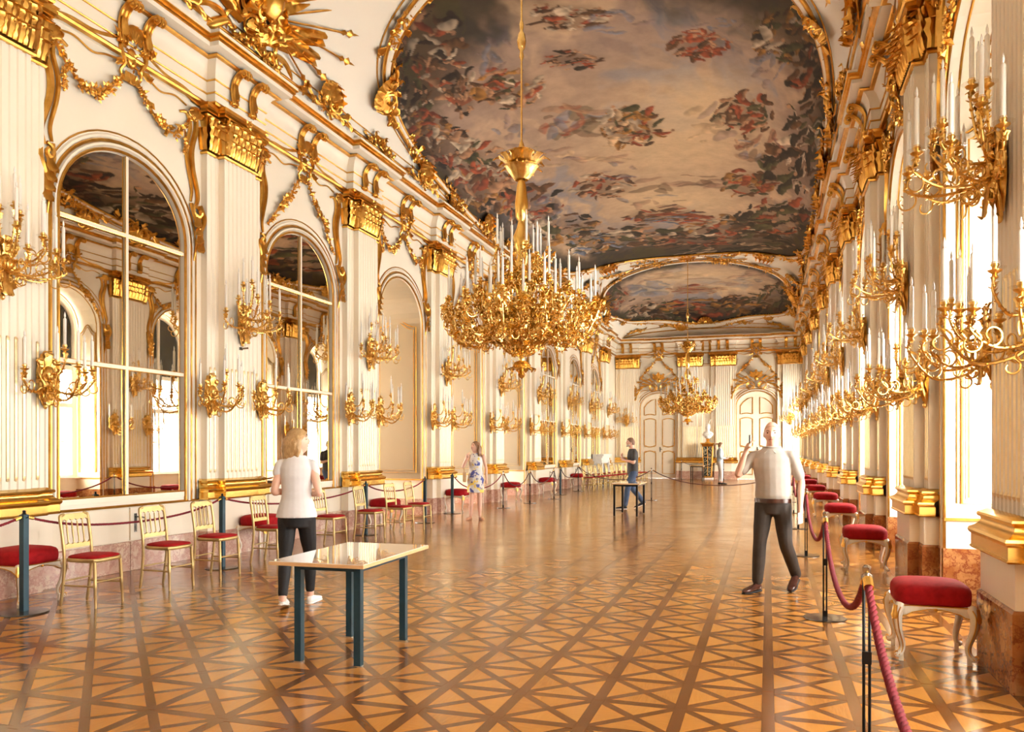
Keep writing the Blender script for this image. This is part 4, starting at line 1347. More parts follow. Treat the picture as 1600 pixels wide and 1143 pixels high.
# rocaille and sprays between the cornice and the big frame
rg = random.Random(77)
for y in BAYS + PCS:
    if y < 4 or y > 36: continue
    for sg in (-1, 1):
        if y in BAYS: on_vault(SH[0], 'rocaille_cluster', sg * .93, y, 0, .95)
        else: on_vault(SPR[rg.randrange(2)], 'flower_sprig', sg * .945, y, 0, .8)
for q in (-.6, -.25, .25, .6): on_vault(SPR[0], 'flower_sprig', q, 40.25, PI / 2, .7)
on_vault(SH[1], 'rocaille_cluster', 0, 40.2, PI / 2, .9)
for q, y, r in ((-.45, 31.2, 1.0), (.45, 31.6, 2.1), (-.72, 30.2, .6), (.78, 30.8, 2.5), (-.86, 33, .2), (.86, 33.5, -.2), (-.2, 31.1, 1.5), (.2, 31.2, 1.6)):
    on_vault(SPR[0] if abs(q) < .6 else SH[0], 'flower_sprig' if abs(q) < .6 else 'rocaille_cluster', q, y, r, 1.0)

# trophies of flags, pikes and quivers on the cove
def trophy():
    mb = MB()
    rg = random.Random(91)
    for sg in (-1, 1):
        for pts, r in (([(.15, -.75), (.35, -.45), (.8, -.35), (1.15, -.55), (1.1, -.85), (.9, -.80)], .05), ([(.5, -.62), (.9, -.62), (1.4, -.72), (1.9, -.80)], .035),
                       ([(.0, -.2), (.3, -.12), (.55, -.3), (.45, -.5), (.3, -.4)], .045)):
            pth = spline([P(sg * u, v, .07) for u, v in pts], 5)
            mb.tube(pth, taper(len(pth), r, r * .5), 6)
        for a, L in ((.15, 1.7), (.38, 1.55), (.62, 1.35), (-.1, 1.4), (-.3, 1.2)):
            d = P(sg * math.cos(a), math.sin(a), .04)
            b0 = P(sg * .1, 0, .08)
            mb.tube([b0, b0 + d * L], .016, 5)
            tip = b0 + d * L
            sd = V3((1, 0, 0)).cross(d).normalized()
            for e in (0, .14):
                mb.nug(tip + d * (.02 + e), d * .10, sd * (.045 if e == 0 else .07), V3((.03, 0, 0)))
            mb.nug(tip + d * .26, d * .12, sd * .02, V3((.015, 0, 0)))
        for k, (a, L) in enumerate(((.32, 1.05), (.05, 1.1), (.75, .85))):      # flags in folds
            d = P(sg * math.cos(a), math.sin(a), 0)
            sd = P(-math.sin(a) * sg, math.cos(a), 0) * (-1 if k != 2 else 1)
            rows = []
            for i in range(9):
                t = i / 8
                base = P(sg * .15, .02, .10) + d * (.15 + L * t)
                rows.append([base + sd * (.36 * s_ / 5 * (1 - .5 * t)) + V3((.05 * math.sin(s_ * 1.9 + t * 5), 0, 0)) for s_ in range(6)])
            mb.grid(rows)
        q0 = P(sg * .55, -.40, .1)
        qd = P(sg * .75, -.66, 0)
        mb.tube([q0, q0 + qd * .25, q0 + qd * .6, q0 + qd * .68, q0 + qd * .9], [.06, .085, .075, .09, .01], 8)   # quiver
        mb.tube([q0 - qd * .05, q0 + qd * 1.15], .012, 5)
    rocaille(mb, rg, 0, .0, .55, .38, 14, .08)
    rocaille(mb, rg, 0, -.55, .5, .22, 10, .06)
    mb.lathe([(.02, -.2), (.14, -.15), (.17, 0), (.13, .14), (.16, .16), (.02, .26)], 10, (.14, 0, .15))
    return mb.data('gilt_trophy', 'gold', 50)
TRO = trophy()
for q, y in ((-.79, 9.6), (.80, 10.2), (-.80, 33.2), (.80, 33.4)):
    o = on_vault(TRO, 'gilt_trophy', q, y, 0, 1.0)
# ================================================================= WALL SCONCES
def candle_mesh(h=.32, r=.0155):
    mb = MB()
    mb.lathe([(r * 1.25, 0), (r * 1.3, .02), (r, .03), (r, h - .01), (r * .6, h), (r * .25, h + .005)], 8)
    mb.cm = 1
    mb.lathe([(r * .3, h + .004), (r * .62, h + .022), (r * .5, h + .042), (.001, h + .07)], 6)
    return mb.data('candle', ['candle_wax', 'bulb_glass'], True)
mat('bulb_glass', (.93, .90, .84), .15)
CAN = {h: candle_mesh(h) for h in (.30, .34, .40)}
def cup(mb, c, s=1.0):
    x, y, z = c
    mb.lathe([(.010 * s, -.05), (.022 * s, -.04), (.012 * s, -.02), (.038 * s, -.004), (.042 * s, .004), (.016 * s, .010), (.018 * s, .022), (.026 * s, .034), (.019 * s, .046), (.022 * s, .052)], 8, (x, y, z))
    mb.cm = 1
    mb.lathe([(.02 * s, .006), (.058 * s, .012), (.066 * s, .020), (.060 * s, .018)], 10, (x, y, z))
    mb.cm = 0
def arm_mesh(pts, seed, r=.013, loops=1):
    """an S-shaped branch from the plate to its cup, with leaf buds and curls; pts in the sconce frame"""
    rg = random.Random(seed)
    mb = MB()
    path = spline(pts, 5)
    k = len(path)
    mb.tube(path, [r * (1.2 - .55 * i / k) for i in range(k)], 6)
    for i in range(2, k - 1, 1):
        d = (path[i + 1] - path[i - 1]).normalized()
        for q in range(2):
            o = V3((rg.uniform(-1, 1), rg.uniform(-1, 1), rg.uniform(-1, 1))).normalized()
            o = (o - d * o.dot(d)).normalized()
            mb.nug(path[i] + o * r * 1.3, (o + d * .6) * r * 1.7, o.cross(d) * r * .9, d * r * .6)
    for q in range(loops):                                   # C-scrolls hanging from the branch
        i = int(k * (.28 + .22 * q))
        c = path[i]
        fw = (path[min(k - 1, i + 2)] - path[i - 2]); fw.z = 0
        fw = fw.normalized() if fw.length > 1e-5 else V3((1, 0, 0))
        R = .055 + .012 * q
        s = (-1) ** q
        lp = []
        for j in range(13):
            t = j / 12
            a = PI / 2 * s + s * t * 5.4
            rr = R * (1 - .55 * t)
            lp.append(c + fw * (rr * math.cos(a)) + V3((0, 0, rr * math.sin(a) - R * s)))
        mb.tube(lp, taper(13, r * .8, r * .55), 5)
    end = path[-1]
    leaf(mb, end - V3((0, 0, .06)), V3((0, 0, 1)), V3((pts[-1][0], pts[-1][1], 0.001)).normalized(), V3((-pts[-1][1], pts[-1][0], 0.001)).normalized(), .06, .05, .7, 4)
    cup(mb, (end.x, end.y, end.z + .035))
    return mb.data('arm', ['bronze_gilt', 'clear_glass'], 60), (end.x, end.y, end.z + .035 + .03)
def plate_mesh(kind):
    mb = MB()
    rg = random.Random(7)
    zt = .17 if kind == 'upper' else .13
    for sg in (-1, 1):
        mb.tube(spiral(sg * .045, -.02, .085, .015, PI / 2, PI / 2 + sg * 6, 14, .05, .10), taper(15, .016, .024), 6)
        pth = spline([P(sg * .06, .10, .03), P(sg * .11, .0, .06), P(sg * .05, -.12, .07), P(sg * .07, -.22, .05), P(sg * .015, -.33, .02)], 4)
        mb.tube(pth, taper(len(pth), .026, .012), 6)
        leaf(mb, P(sg * .05, .05, .04), P(sg * .45, 1, 0).normalized(), V3((1, 0, 0)), P(1, -sg * .45, 0).normalized(), zt, .075, .6, 7)
        leaf(mb, P(sg * .05, -.05, .04), P(sg * .9, -.2, 0).normalized(), V3((1, 0, 0)), P(.2, .9, 0).normalized(), .10, .06, .7, 6)
        leaf(mb, P(sg * .03, -.14, .05), P(sg * .5, -.8, 0).normalized(), V3((1, 0, 0)), P(.8, .5, 0).normalized(), .13, .06, .6, 6)
    leaf(mb, P(0, -.10, .07), P(0, -1, 0), V3((1, 0, 0)), V3((0, 1, 0)), .24, .09, .35, 7)
    leaf(mb, P(0, .05, .05), P(0, 1, 0), V3((1, 0, 0)), V3((0, 1, 0)), zt + .05, .075, .6, 7)
    mb.ball(P(0, 0, .07), .06, .06, .09, 10, 6)
    mb.ball(P(0, -.34, .03), .025, .022, .035, 8, 5)
    rows = [[P(-.07 * f, z, .005), P(-.05 * f, z, .04), P(0, z, .055), P(.05 * f, z, .04), P(.07 * f, z, .005)] for z, f in ((-.30, .2), (-.2, .8), (-.05, 1.2), (.1, 1.0), (.22, .5), (zt + .02, .1))]
    mb.grid(rows)
    for sg in (-1, 1):
        for cu, cv, r0, a0 in ((.09, .13, .05, 0), (.07, -.18, .05, 2), (.10, -.05, .045, 4), (.03, .22, .04, 1)):
            mb.tube(spiral(sg * cu, cv, r0, r0 * .2, a0 * sg, (a0 + 5.5) * sg, 12, .05, .09), taper(13, .009, .013), 5)
    for k in range(18): rnd_nug(mb, rg, P(rg.uniform(-.09, .09), rg.uniform(-.28, .25), rg.uniform(.04, .09)), .022)
    return mb.data('backplate', 'bronze_gilt', 50)
def sconce_kit(kind):
    arms = []
    def A(az, reach, z0, zc, dip, seed, h):
        a = math.radians(az)
        cx, cy = math.cos(a), math.sin(a)
        ox = .06
        pts = [(ox, .02 * cy, z0), (ox + reach * .3 * cx, reach * .3 * cy, z0 - dip), (ox + reach * .72 * cx, reach * .72 * cy, min(z0, zc) - dip * 1.1), (ox + reach * cx * 1.04, reach * cy * 1.04, zc - .12), (ox + reach * cx, reach * cy, zc - .035)]
        me, top = arm_mesh(pts, seed, .0105, 3 if reach > .3 else 1)
        arms.append((me, top, h))
    if kind == 'upper':
        for i, az in enumerate((-82, -50, -18, 18, 50, 82)): A(az, .51, -.06, .06 + .03 * (i % 2), .06, 10 + i, .34)
        for i, az in enumerate((-66, -24, 24, 66)): A(az, .36, .04, .26 + .04 * (i % 2), .02, 30 + i, .34)
        for i, az in enumerate((-60, 0, 60)): A(az, .13, .14, .50 + .05 * (i == 1), -.06, 40 + i, .30)
    else:
        for i, az in enumerate((-72, -30, 18, 62)): A(az, .40 + .04 * (i % 2), -.10, .02 + .05 * (i % 2), .09, 50 + i, .30)
        A(0, .24, .0, .26, .0, 60, .30)
        A(-8, .50, -.14, .06, .12, 61, .34)
    return plate_mesh(kind), arms
def build_sconce(kit, label, group):
    t = thing('wall_sconce', label, 'sconce', (0, 0, 0), 0, group)
    link('backplate', kit[0], t)
    for me, top, h in kit[1]:
        link('arm', me, t)
        c = link('candle', CAN[h], t); c.location = top
    return t
KU, KL = sconce_kit('upper'), sconce_kit('lower')
SIDEW = {'l': 'mirror wall', 'r': 'window wall', 'f': 'far end wall'}
def place_sconce(kit, side, y, dy, z, w, label, group):
    t = build_sconce(kit, label, group)
    yy = y + dy
    if side == 'l': t.location = (XL + w, yy, z)
    elif side == 'r': t.location = (XR - w, yy, z); t.rotation_euler = (0, 0, PI)
    else: t.location = (yy, YF - w, z); t.rotation_euler = (0, 0, -PI / 2)
    return t
for side in 'lr':
    vis = [y for y in PCS if y > 5]
    for k, y in enumerate(vis):
        nm = 'the %s fluted pilaster, %s' % (ORD[k], SIDEW[side])
        place_sconce(KU, side, y, 0, 3.36, W1 + .01, 'large upper gilt candle sconce on %s' % nm, 'upper gilt sconces of the %s' % SIDEW[side])
        for dy, wd in ((-.585, 'near'), (.585, 'far')):
            if side == 'l' and y < 6 and wd == 'near': continue
            place_sconce(KL, side, y, dy, 2.30, W2 + .005, 'lower gilt sconce, %s edge of %s' % (wd, nm), 'lower gilt sconces of the %s' % SIDEW[side])
for k, x in ((0, FPIL[0]), (3, FPIL[3])):
    place_sconce(KU, 'f', x, 0, 3.0, W1 + .01, 'gilt sconce on the far end wall, %s' % ('in the mirror wall corner' if k == 0 else 'in the window wall corner'), 'sconces of the far wall')

# ================================================================= CHANDELIERS
def make_chandelier():
    """hangs from z = 0 at its finial up to the vault; built about the z axis with the finial tip at z = 0"""
    t = thing('chandelier', '', 'chandelier')
    mb = MB()
    mb.lathe([(.002, 0), (.03, .02), (.05, .05), (.03, .08), (.025, .11), (.10, .13), (.12, .17), (.09, .21), (.03, .23), (.035, .27), (.06, .30), (.09, .34), (.11, .40), (.12, .47), (.10, .53), (.06, .58)], 16)
    rg = random.Random(4)
    for k in range(120):
        a = rg.uniform(0, 2 * PI); h = rg.uniform(.30, .60)
        r = .07 + .30 * ((h - .28) / .3) ** .8
        rnd_nug(mb, rg, (r * math.cos(a), r * math.sin(a), h), .045)
    for k in range(22):                                      # basket of scrolls under the hoop
        a = 2 * PI * k / 22
        o = V3((math.cos(a), math.sin(a), 0)); tg = V3((-o.y, o.x, 0))
        mb.tube(spline([o * .40 + V3((0, 0, .62)), o * .37 + V3((0, 0, .52)), o * .25 + tg * .03 + V3((0, 0, .42)), o * .17 + V3((0, 0, .34)), o * .05 + V3((0, 0, .29))], 4), .011, 5)
        for r0, z0, R in ((.34, .52, .055), (.22, .41, .05), (.14, .34, .035)):
            s_ = rg.choice((-1, 1))
            mb.tube([o * (r0 + .03 + R * .5 * math.sin(s_ * q * .5)) + tg * (R * (1 - .06 * q) * math.cos(q * .5)) + V3((0, 0, z0 + R * (1 - .06 * q) * math.sin(s_ * q * .5))) for q in range(11)], taper(11, .009, .006), 5)
    for k in range(12):
        a = 2 * PI * k / 12
        o = V3((math.cos(a), math.sin(a), 0))
        leaf(mb, o * .20 + V3((0, 0, .38)), (o * .8 + V3((0, 0, .5))).normalized(), o, V3((-o.y, o.x, 0)), .13, .06, .8, 6)
        leaf(mb, o * .08 + V3((0, 0, .17)), (o + V3((0, 0, -.2))).normalized(), V3((0, 0, -1)), V3((-o.y, o.x, 0)), .11, .07, .6, 5)
    mb.build('finial_bowl', 'chandelier_gilt', t, 50)
    mb = MB()
    ring = [(.40 * math.cos(2 * PI * i / 40), .40 * math.sin(2 * PI * i / 40), 0) for i in range(40)]
    for z, r in ((.60, .022), (.635, .030), (.67, .018)):
        mb.tube([(x, y, z) for x, y, _ in ring], r, 6, closed=True, fdir=(0, 0, 1))
    mb.build('hoop', 'gold_polished', t, True)
    mb = MB()
    mb.lathe([(.03, .5), (.05, .6), (.07, .8), (.05, 1.0), (.10, 1.15), (.13, 1.3), (.08, 1.42), (.05, 1.55), (.09, 1.66), (.11, 1.78), (.06, 1.9), (.045, 1.98), (.075, 2.03), (.085, 2.2), (.06, 2.42), (.04, 2.5), (.055, 2.54), (.03, 2.6), (.03, 2.66)], 14)
    mb.build('stem', 'gold_polished', t, 50)
    mb = MB()                                               # crown of leaves high on the stem
    for ring_, (r0, z0, h, n, tilt) in enumerate(((.06, 2.50, .20, 10, .6), (.05, 2.60, .26, 10, .9), (.04, 2.72, .16, 8, .5))):
        for k in range(n):
            a = 2 * PI * (k + .5 * ring_) / n
            o = V3((math.cos(a), math.sin(a), 0))
            leaf(mb, o * r0 + V3((0, 0, z0)), (o * tilt + V3((0, 0, 1))).normalized(), o, V3((-o.y, o.x, 0)), h, .10, .8, 6)
            if ring_ == 1:
                sp = [o * (.10 + .09 * math.sin(q / 9 * 4.5)) + V3((0, 0, z0 + .02 + .20 * q / 9)) for q in range(10)]
                mb.tube(sp, taper(10, .016, .009), 5)
    mb.lathe([(.03, 2.6), (.10, 2.66), (.07, 2.75), (.03, 2.82), (.045, 2.9), (.02, 2.98)], 10)
    mb.build('leaf_crown', 'chandelier_gilt', t, 50)
    mb = MB()
    mb.tube([(0, 0, 2.9), (0, 0, 6.49)], .012, 8)
    mb.lathe([(.012, 4.0), (.03, 4.05), (.02, 4.12), (.045, 4.16), (.06, 4.24), (.045, 4.33), (.02, 4.37), (.03, 4.45), (.012, 4.52)], 10)
    mb.build('hanging_rod', 'chandelier_gilt', t, 50)
    def branch(reach, z0, zc, dip, r0, seed, h, nl):
        rg = random.Random(seed)
        mb = MB()
        pts = [(r0, 0, z0), (r0 + (reach - r0) * .35, .02, z0 - dip), (r0 + (reach - r0) * .75, -.02, min(z0, zc) - dip * 1.2), (reach * 1.04, 0, zc - .14), (reach, 0, zc - .035)]
        path = spline(pts, 5)
        k = len(path)
        mb.tube(path, [.018 * (1.3 - .55 * i / k) for i in range(k)], 6)
        for q in range(nl):
            i = int(2 + (k - 4) * (q + .5) / nl)
            R = rg.uniform(.045, .10)
            a0, s = rg.uniform(0, 6), rg.choice((-1, 1))
            ya = rg.uniform(-.09, .09)
            tilt = rg.uniform(-.9, .9)
            lp = []
            for j in range(12):
                tt = j / 11
                a = a0 + s * tt * 5.2
                rr = R * (1 - .5 * tt)
                lp.append(path[i] + V3((rr * math.cos(a) * math.cos(tilt), ya + rr * math.cos(a) * math.sin(tilt), rr * math.sin(a) - R * .3)))
            mb.tube(lp, taper(12, .0095, .006), 5)
        for q in range(nl * 4):
            i = rg.randrange(1, k)
            rnd_nug(mb, rg, path[i] + V3((rg.uniform(-.05, .05), rg.uniform(-.08, .08), rg.uniform(-.10, .07))), .024)
        for q in range(int(nl * 1.6)):
            i = rg.randrange(1, k - 1); a = rg.uniform(0, 6.28)
            u = V3((math.cos(a) * .6, math.sin(a) * .5, rg.uniform(-.6, .9))).normalized()
            leaf(mb, path[i], u, u.orthogonal(), u.cross(u.orthogonal()), .085, .045, .8, 5)
        e = path[-1]
        cup(mb, (e.x, e.y, e.z + .035), 1.1)
        return mb.data('branch', ['chandelier_gilt', 'clear_glass'], 60), V3((e.x, e.y, e.z + .065)), h
    tiers = [(24, [(.93, .66, .95, .13, .40), (.76, .66, .90, .10, .38)], 14, .34),
             (16, [(.60, .85, 1.16, .03, .12), (.50, .80, 1.08, .02, .12)], 11, .34),
             (10, [(.34, 1.25, 1.60, -.02, .09), (.27, 1.2, 1.50, -.02, .08)], 8, .34)]
    seed = 100
    for n, specs, nl, h in tiers:
        kits = []
        for s_ in specs:
            for v in range(2):
                kits.append(branch(*s_, seed, h, nl)); seed += 1
        for k in range(n):
            me, top, hh = kits[(k % 2) * 2 + (k // 2) % 2]
            a = 2 * PI * (k + .25) / n
            o = link('branch', me, t); o.rotation_euler = (0, 0, a)
            c = link('candle', CAN[hh], t)
            c.location = (top.x * math.cos(a) - top.y * math.sin(a), top.x * math.sin(a) + top.y * math.cos(a), top.z)
    return t
ch0 = make_chandelier()
ch0.location = (VX, 9.5, 2.38)
ch0['label'] = 'large gilt candle chandelier hanging nearest, tall rod against the big ceiling painting'
ch0['group'] = 'gilt chandeliers of the gallery'
c2 = dup(ch0, (VX, 31.1, 2.42), .3, 'gilt chandelier hanging far down the room before the end wall doors', 'gilt chandeliers of the gallery', 1.12)
for ch in KIDS[c2]:
    if ch.name.startswith('hanging_rod'): ch.scale = (1, 1, .89)
# ================================================================= STOOLS
def make_stool():
    t = thing('upholstered_stool', '', 'stool')
    W_, D_ = .262, .250
    rings = []
    def sq(hx, hy, z, n=28, p=4.5, wob=0):
        out = []
        for i in range(n):
            a = 2 * PI * i / n
            c, s = math.cos(a), math.sin(a)
            r = (abs(c) ** p + abs(s) ** p) ** (-1 / p)
            out.append((hx * r * c, hy * r * s, z + wob * (math.cos(2 * a))))
        return out
    for f, z in ((.93, .395), (.985, .41), (1.0, .44), (1.0, .475), (.985, .50), (.93, .523), (.80, .54), (.55, .552), (.25, .557), (.02, .558)): rings.append(sq(D_ * f, W_ * f, z))
    mb = MB(); mb.loft(rings); mb.build('cushion', 'red_velvet', t, True)
    mb = MB()                                               # serpentine apron
    for ax in (0, 1):
        for sg in (-1, 1):
            L = (W_ if ax == 0 else D_) - .02
            o = ((D_ if ax == 0 else W_) - .028) * sg
            top, bot, mid = [], [], []
            for i in range(13):
                u = -L + 2 * L * i / 12
                q = abs(u) / L
                zb = .352 + .018 * math.cos(q * PI) * (1 if q < .95 else .3) - .035 * max(0, q - .7) / .3
                top.append(u); bot.append(zb)
            rows = []
            for i, u in enumerate(top):
                ring = [(o - .012 * sg, .40), (o + .016 * sg, .40), (o + .022 * sg, (.40 + bot[i]) / 2), (o + .014 * sg, bot[i]), (o - .012 * sg, bot[i])]
                rows.append([((a, u, z) if ax == 0 else (u, a, z)) for a, z in ring])
            mb.loft(rows)
    ap = mb.build('apron', 'cream_paint', t, 40)
    mg = MB()
    for ax in (0, 1):
        for sg in (-1, 1):
            L = (W_ if ax == 0 else D_) - .03
            o = ((D_ if ax == 0 else W_) - .008) * sg
            pts = []
            for i in range(13):
                u = -L + 2 * L * i / 12
                q = abs(u) / L
                zb = .360 + .018 * math.cos(q * PI) * (1 if q < .95 else .3) - .035 * max(0, q - .7) / .3
                pts.append((o, u, zb) if ax == 0 else (u, o, zb))
            mg.tube(pts, .0045, 5)
            mg.tube([(p[0], p[1], .398) for p in pts], .005, 5)
            mg.ball((o, 0, .375) if ax == 0 else (0, o, .375), .016, .016, .012, 8, 5)
    mg.build('gilt_line', 'gold', ap)
    for sx in (-1, 1):
        for sy in (-1, 1):
            d = V3((sx * .72, sy * .72, 0))
            c0 = V3((sx * (D_ - .035), sy * (W_ - .035), 0))
            path = spline([c0 + V3((0, 0, .40)), c0 + d * .035 + V3((0, 0, .34)), c0 + d * .028 + V3((0, 0, .24)), c0 - d * .012 + V3((0, 0, .13)), c0 - d * .008 + V3((0, 0, .075)), c0 + d * .03 + V3((0, 0, .045)), c0 + d * .05 + V3((0, 0, .052))], 4)
            k = len(path)
            mb = MB()
            rr = [.034, .036, .036, .035, .034, .032, .030, .028, .026, .024, .022, .021, .020, .019, .018, .018, .018, .019, .020, .021, .021, .020, .018, .016, .014]
            mb.tube(path, rr[:k], 8)
            mb.box(c0.x - .014, c0.x + .014, c0.y - .014, c0.y + .014, 0, .052)
            lg = mb.build('leg', 'cream_paint', t, 60)
            mg = MB()
            off = V3((-d.y, d.x, 0)).normalized()
            for s in (-1, 1):
                mg.tube([p + off * s * r * .72 + d * r * .75 for p, r in list(zip(path, rr))[1:-4]], .004, 5)
            mg.tube([path[-1] + V3((0, 0, .008)) + d * .012 * math.cos(a) + V3((0, 0, .014 * math.sin(a))) for a in [i * .8 for i in range(8)]], .005, 5)
            leaf(mg, c0 + d * .052 + V3((0, 0, .40)), V3((0, 0, -1)), d.normalized(), off, .10, .04, .3, 5)
            mg.build('gilt_line', 'gold', lg)
    return t
st0 = make_stool()
right_st = [(1.12, 6.42), (1.14, 10.7), (1.20, 14.9), (1.20, 18.6), (1.20, 22.4), (1.22, 26.4), (1.22, 30.6), (1.22, 34.4)]
left_st = [(-6.90, 5.85), (-7.02, 9.85), (-7.02, 13.75), (-7.02, 17.5), (-7.02, 21.6), (-7.02, 25.5), (-7.02, 29.9)]
first = True
for i, (x, y) in enumerate(right_st):
    lab = 'red velvet stool with cream cabriole legs, %s from the front along the window wall' % ORD[i]
    o = st0 if first else dup(st0, (0, 0, 0), 0)
    first = False
    o.location = (x, y, 0); o.rotation_euler = (0, 0, -.02 if i == 0 else .02 * (-1) ** i)
    o['label'] = lab; o['group'] = 'red stools along the window wall'
for i, (x, y) in enumerate(left_st):
    dup(st0, (x, y, 0), .03 * (-1) ** i, 'red velvet stool with cream cabriole legs, %s from the front along the mirror wall' % ORD[i], 'red stools along the mirror wall')

# ================================================================= GILT CHAIRS
def make_chair():
    """faces +x, origin on the floor under the seat centre"""
    t = thing('banquet_chair', '', 'chair')
    def rr(hx, hy, z, f=1.0, n=24, p=5):
        out = []
        for i in range(n):
            a = 2 * PI * i / n
            c, s = math.cos(a), math.sin(a)
            r = (abs(c) ** p + abs(s) ** p) ** (-1 / p)
            x = hx * f * r * c
            out.append((x, hy * f * r * s * (1 + .09 * x / hx), z))
        return out
    mb = MB(); mb.loft([rr(.19, .19, .425, .97), rr(.19, .19, .435), rr(.19, .19, .455), rr(.19, .19, .462, .97)]); mb.build('seat_frame', 'chair_gilt', t, 40)
    mb = MB(); mb.loft([rr(.18, .18, .460), rr(.18, .18, .472), rr(.18, .18, .482, .94), rr(.18, .18, .490, .78), rr(.18, .18, .495, .45), rr(.18, .18, .496, .05)]); mb.build('seat_pad', 'red_velvet', t, True)
    for sy in (-1, 1):                                      # front legs, turned
        mb = MB()
        top, bot = V3((.165, sy * .165, .43)), V3((.185, sy * .175, 0))
        mb.tube([top + (bot - top) * f for f in (0, .3, .48, .50, .52, .54, .56, 1)], [.016, .017, .016, .019, .0155, .019, .0155, .0115], 8)
        mb.build('leg', 'chair_gilt', t, 60)
    for sy in (-1, 1):                                      # rear legs run up into the back posts
        mb = MB()
        path = spline([V3((-.225, sy * .165, 0)), V3((-.195, sy * .165, .2)), V3((-.175, sy * .17, .44)), V3((-.195, sy * .172, .65)), V3((-.225, sy * .172, .83)), V3((-.228, sy * .155, .862)), V3((-.230, sy * .12, .872))], 4)
        mb.tube(path, [.012] + [.016] * (len(path) - 2) + [.013], 8)
        mb.build('leg', 'chair_gilt', t, 60)
    def bx(y): return -.178 - .055 * ((y - .46) / .42)
    mb = MB()                                               # crest with three scallops below
    rows = []
    for i in range(25):
        u = -.165 + .33 * i / 24
        ph = (u + .165) / .33 * 5
        lo = .795 + .028 * abs(math.sin(ph * PI)) ** .6
        hi = .875 - .02 * (abs(u) / .165) ** 6
        rows.append([(bx(lo) - .009, u, lo), (bx(lo) + .009, u, lo), (bx(hi) + .009, u, hi), (bx(hi) - .009, u, hi)])
    mb.loft(rows); mb.build('crest_rail', 'chair_gilt', t, 40)
    mb = MB()
    rows = []
    for i in range(25):
        u = -.165 + .33 * i / 24
        ph = (u + .165) / .33 * 5
        hi = .605 - .022 * abs(math.sin(ph * PI)) ** .6
        lo = .545
        rows.append([(bx(lo) - .009, u, lo), (bx(lo) + .009, u, lo), (bx(hi) + .009, u, hi), (bx(hi) - .009, u, hi)])
    mb.loft(rows); mb.build('lower_rail', 'chair_gilt', t, 40)
    for i in range(1, 5):
        u = -.165 + .33 * i / 5
        mb = MB()
        z0, z1 = .60, .80
        mb.tube([(bx(z0 + (z1 - z0) * f), u, z0 + (z1 - z0) * f) for f in (0, .12, .6, .68, .72, .76, 1)], [.008, .0065, .0095, .0075, .011, .0075, .0065], 7)
        mb.build('spindle', 'chair_gilt', t, 60)
    for a, b in (((.172, -.168, .2), (-.19, -.165, .2)), ((.172, .168, .2), (-.19, .165, .2)), ((-.19, -.165, .24), (-.19, .165, .24)), ((.172, -.17, .24), (.172, .17, .24))):
        mb = MB(); a, b = V3(a), V3(b)
        mb.tube([a + (b - a) * f for f in (0, .45, .5, .55, 1)], [.008, .009, .0115, .009, .008], 7)
        mb.build('stretcher', 'chair_gilt', t, 60)
    return t
chr0 = make_chair()
cl = [(-6.21, 6.03, .06, 'gilt ballroom chair with red seat, first from the left in the front row'),
      (-6.20, 7.02, -.03, 'gilt ballroom chair beside the dark door handle under the first mirror'),
      (-6.22, 7.85, .0, 'gilt ballroom chair in front of the teal post beside a fluted pilaster'),
      (-6.25, 9.0, .05, 'gilt ballroom chair partly hidden behind the woman in white top'),
      (-6.40, 10.70, -.04, 'gilt ballroom chair just beyond the woman in white, only its seat showing'),
      (-6.33, 11.85, .03, 'gilt ballroom chair in front of the third teal post, behind the display table'),
      (-6.27, 12.85, -.05, 'gilt ballroom chair before the first beige opening, nearer of a close pair'),
      (-6.27, 13.65, .02, 'gilt ballroom chair before the first beige opening, farther of a close pair')]
for i, (x, y, a, lab) in enumerate(cl):
    o = chr0 if i == 0 else dup(chr0, (0, 0, 0), 0)
    o.location = (x, y, 0); o.rotation_euler = (0, 0, a); o['label'] = lab; o['group'] = 'gilt chairs in front of the mirrors'
rg = random.Random(15)
for i in range(12):
    t_ = i / 11
    dup(chr0, (-6.12 + .85 * t_, 27.9 + 7.2 * t_, 0), rg.uniform(-.06, .06), 'far gilt chair with red seat, %s in the long row before the mantelpiece' % ORD[i], 'far row of gilt chairs')
for i in range(6):
    dup(chr0, (-6.78 + .1 * i, 30.9 + 1.0 * i, 0), rg.uniform(-.06, .06), 'far gilt chair set behind the long row near the mantelpiece, %s from the front' % ORD[i], 'far chairs behind the row')

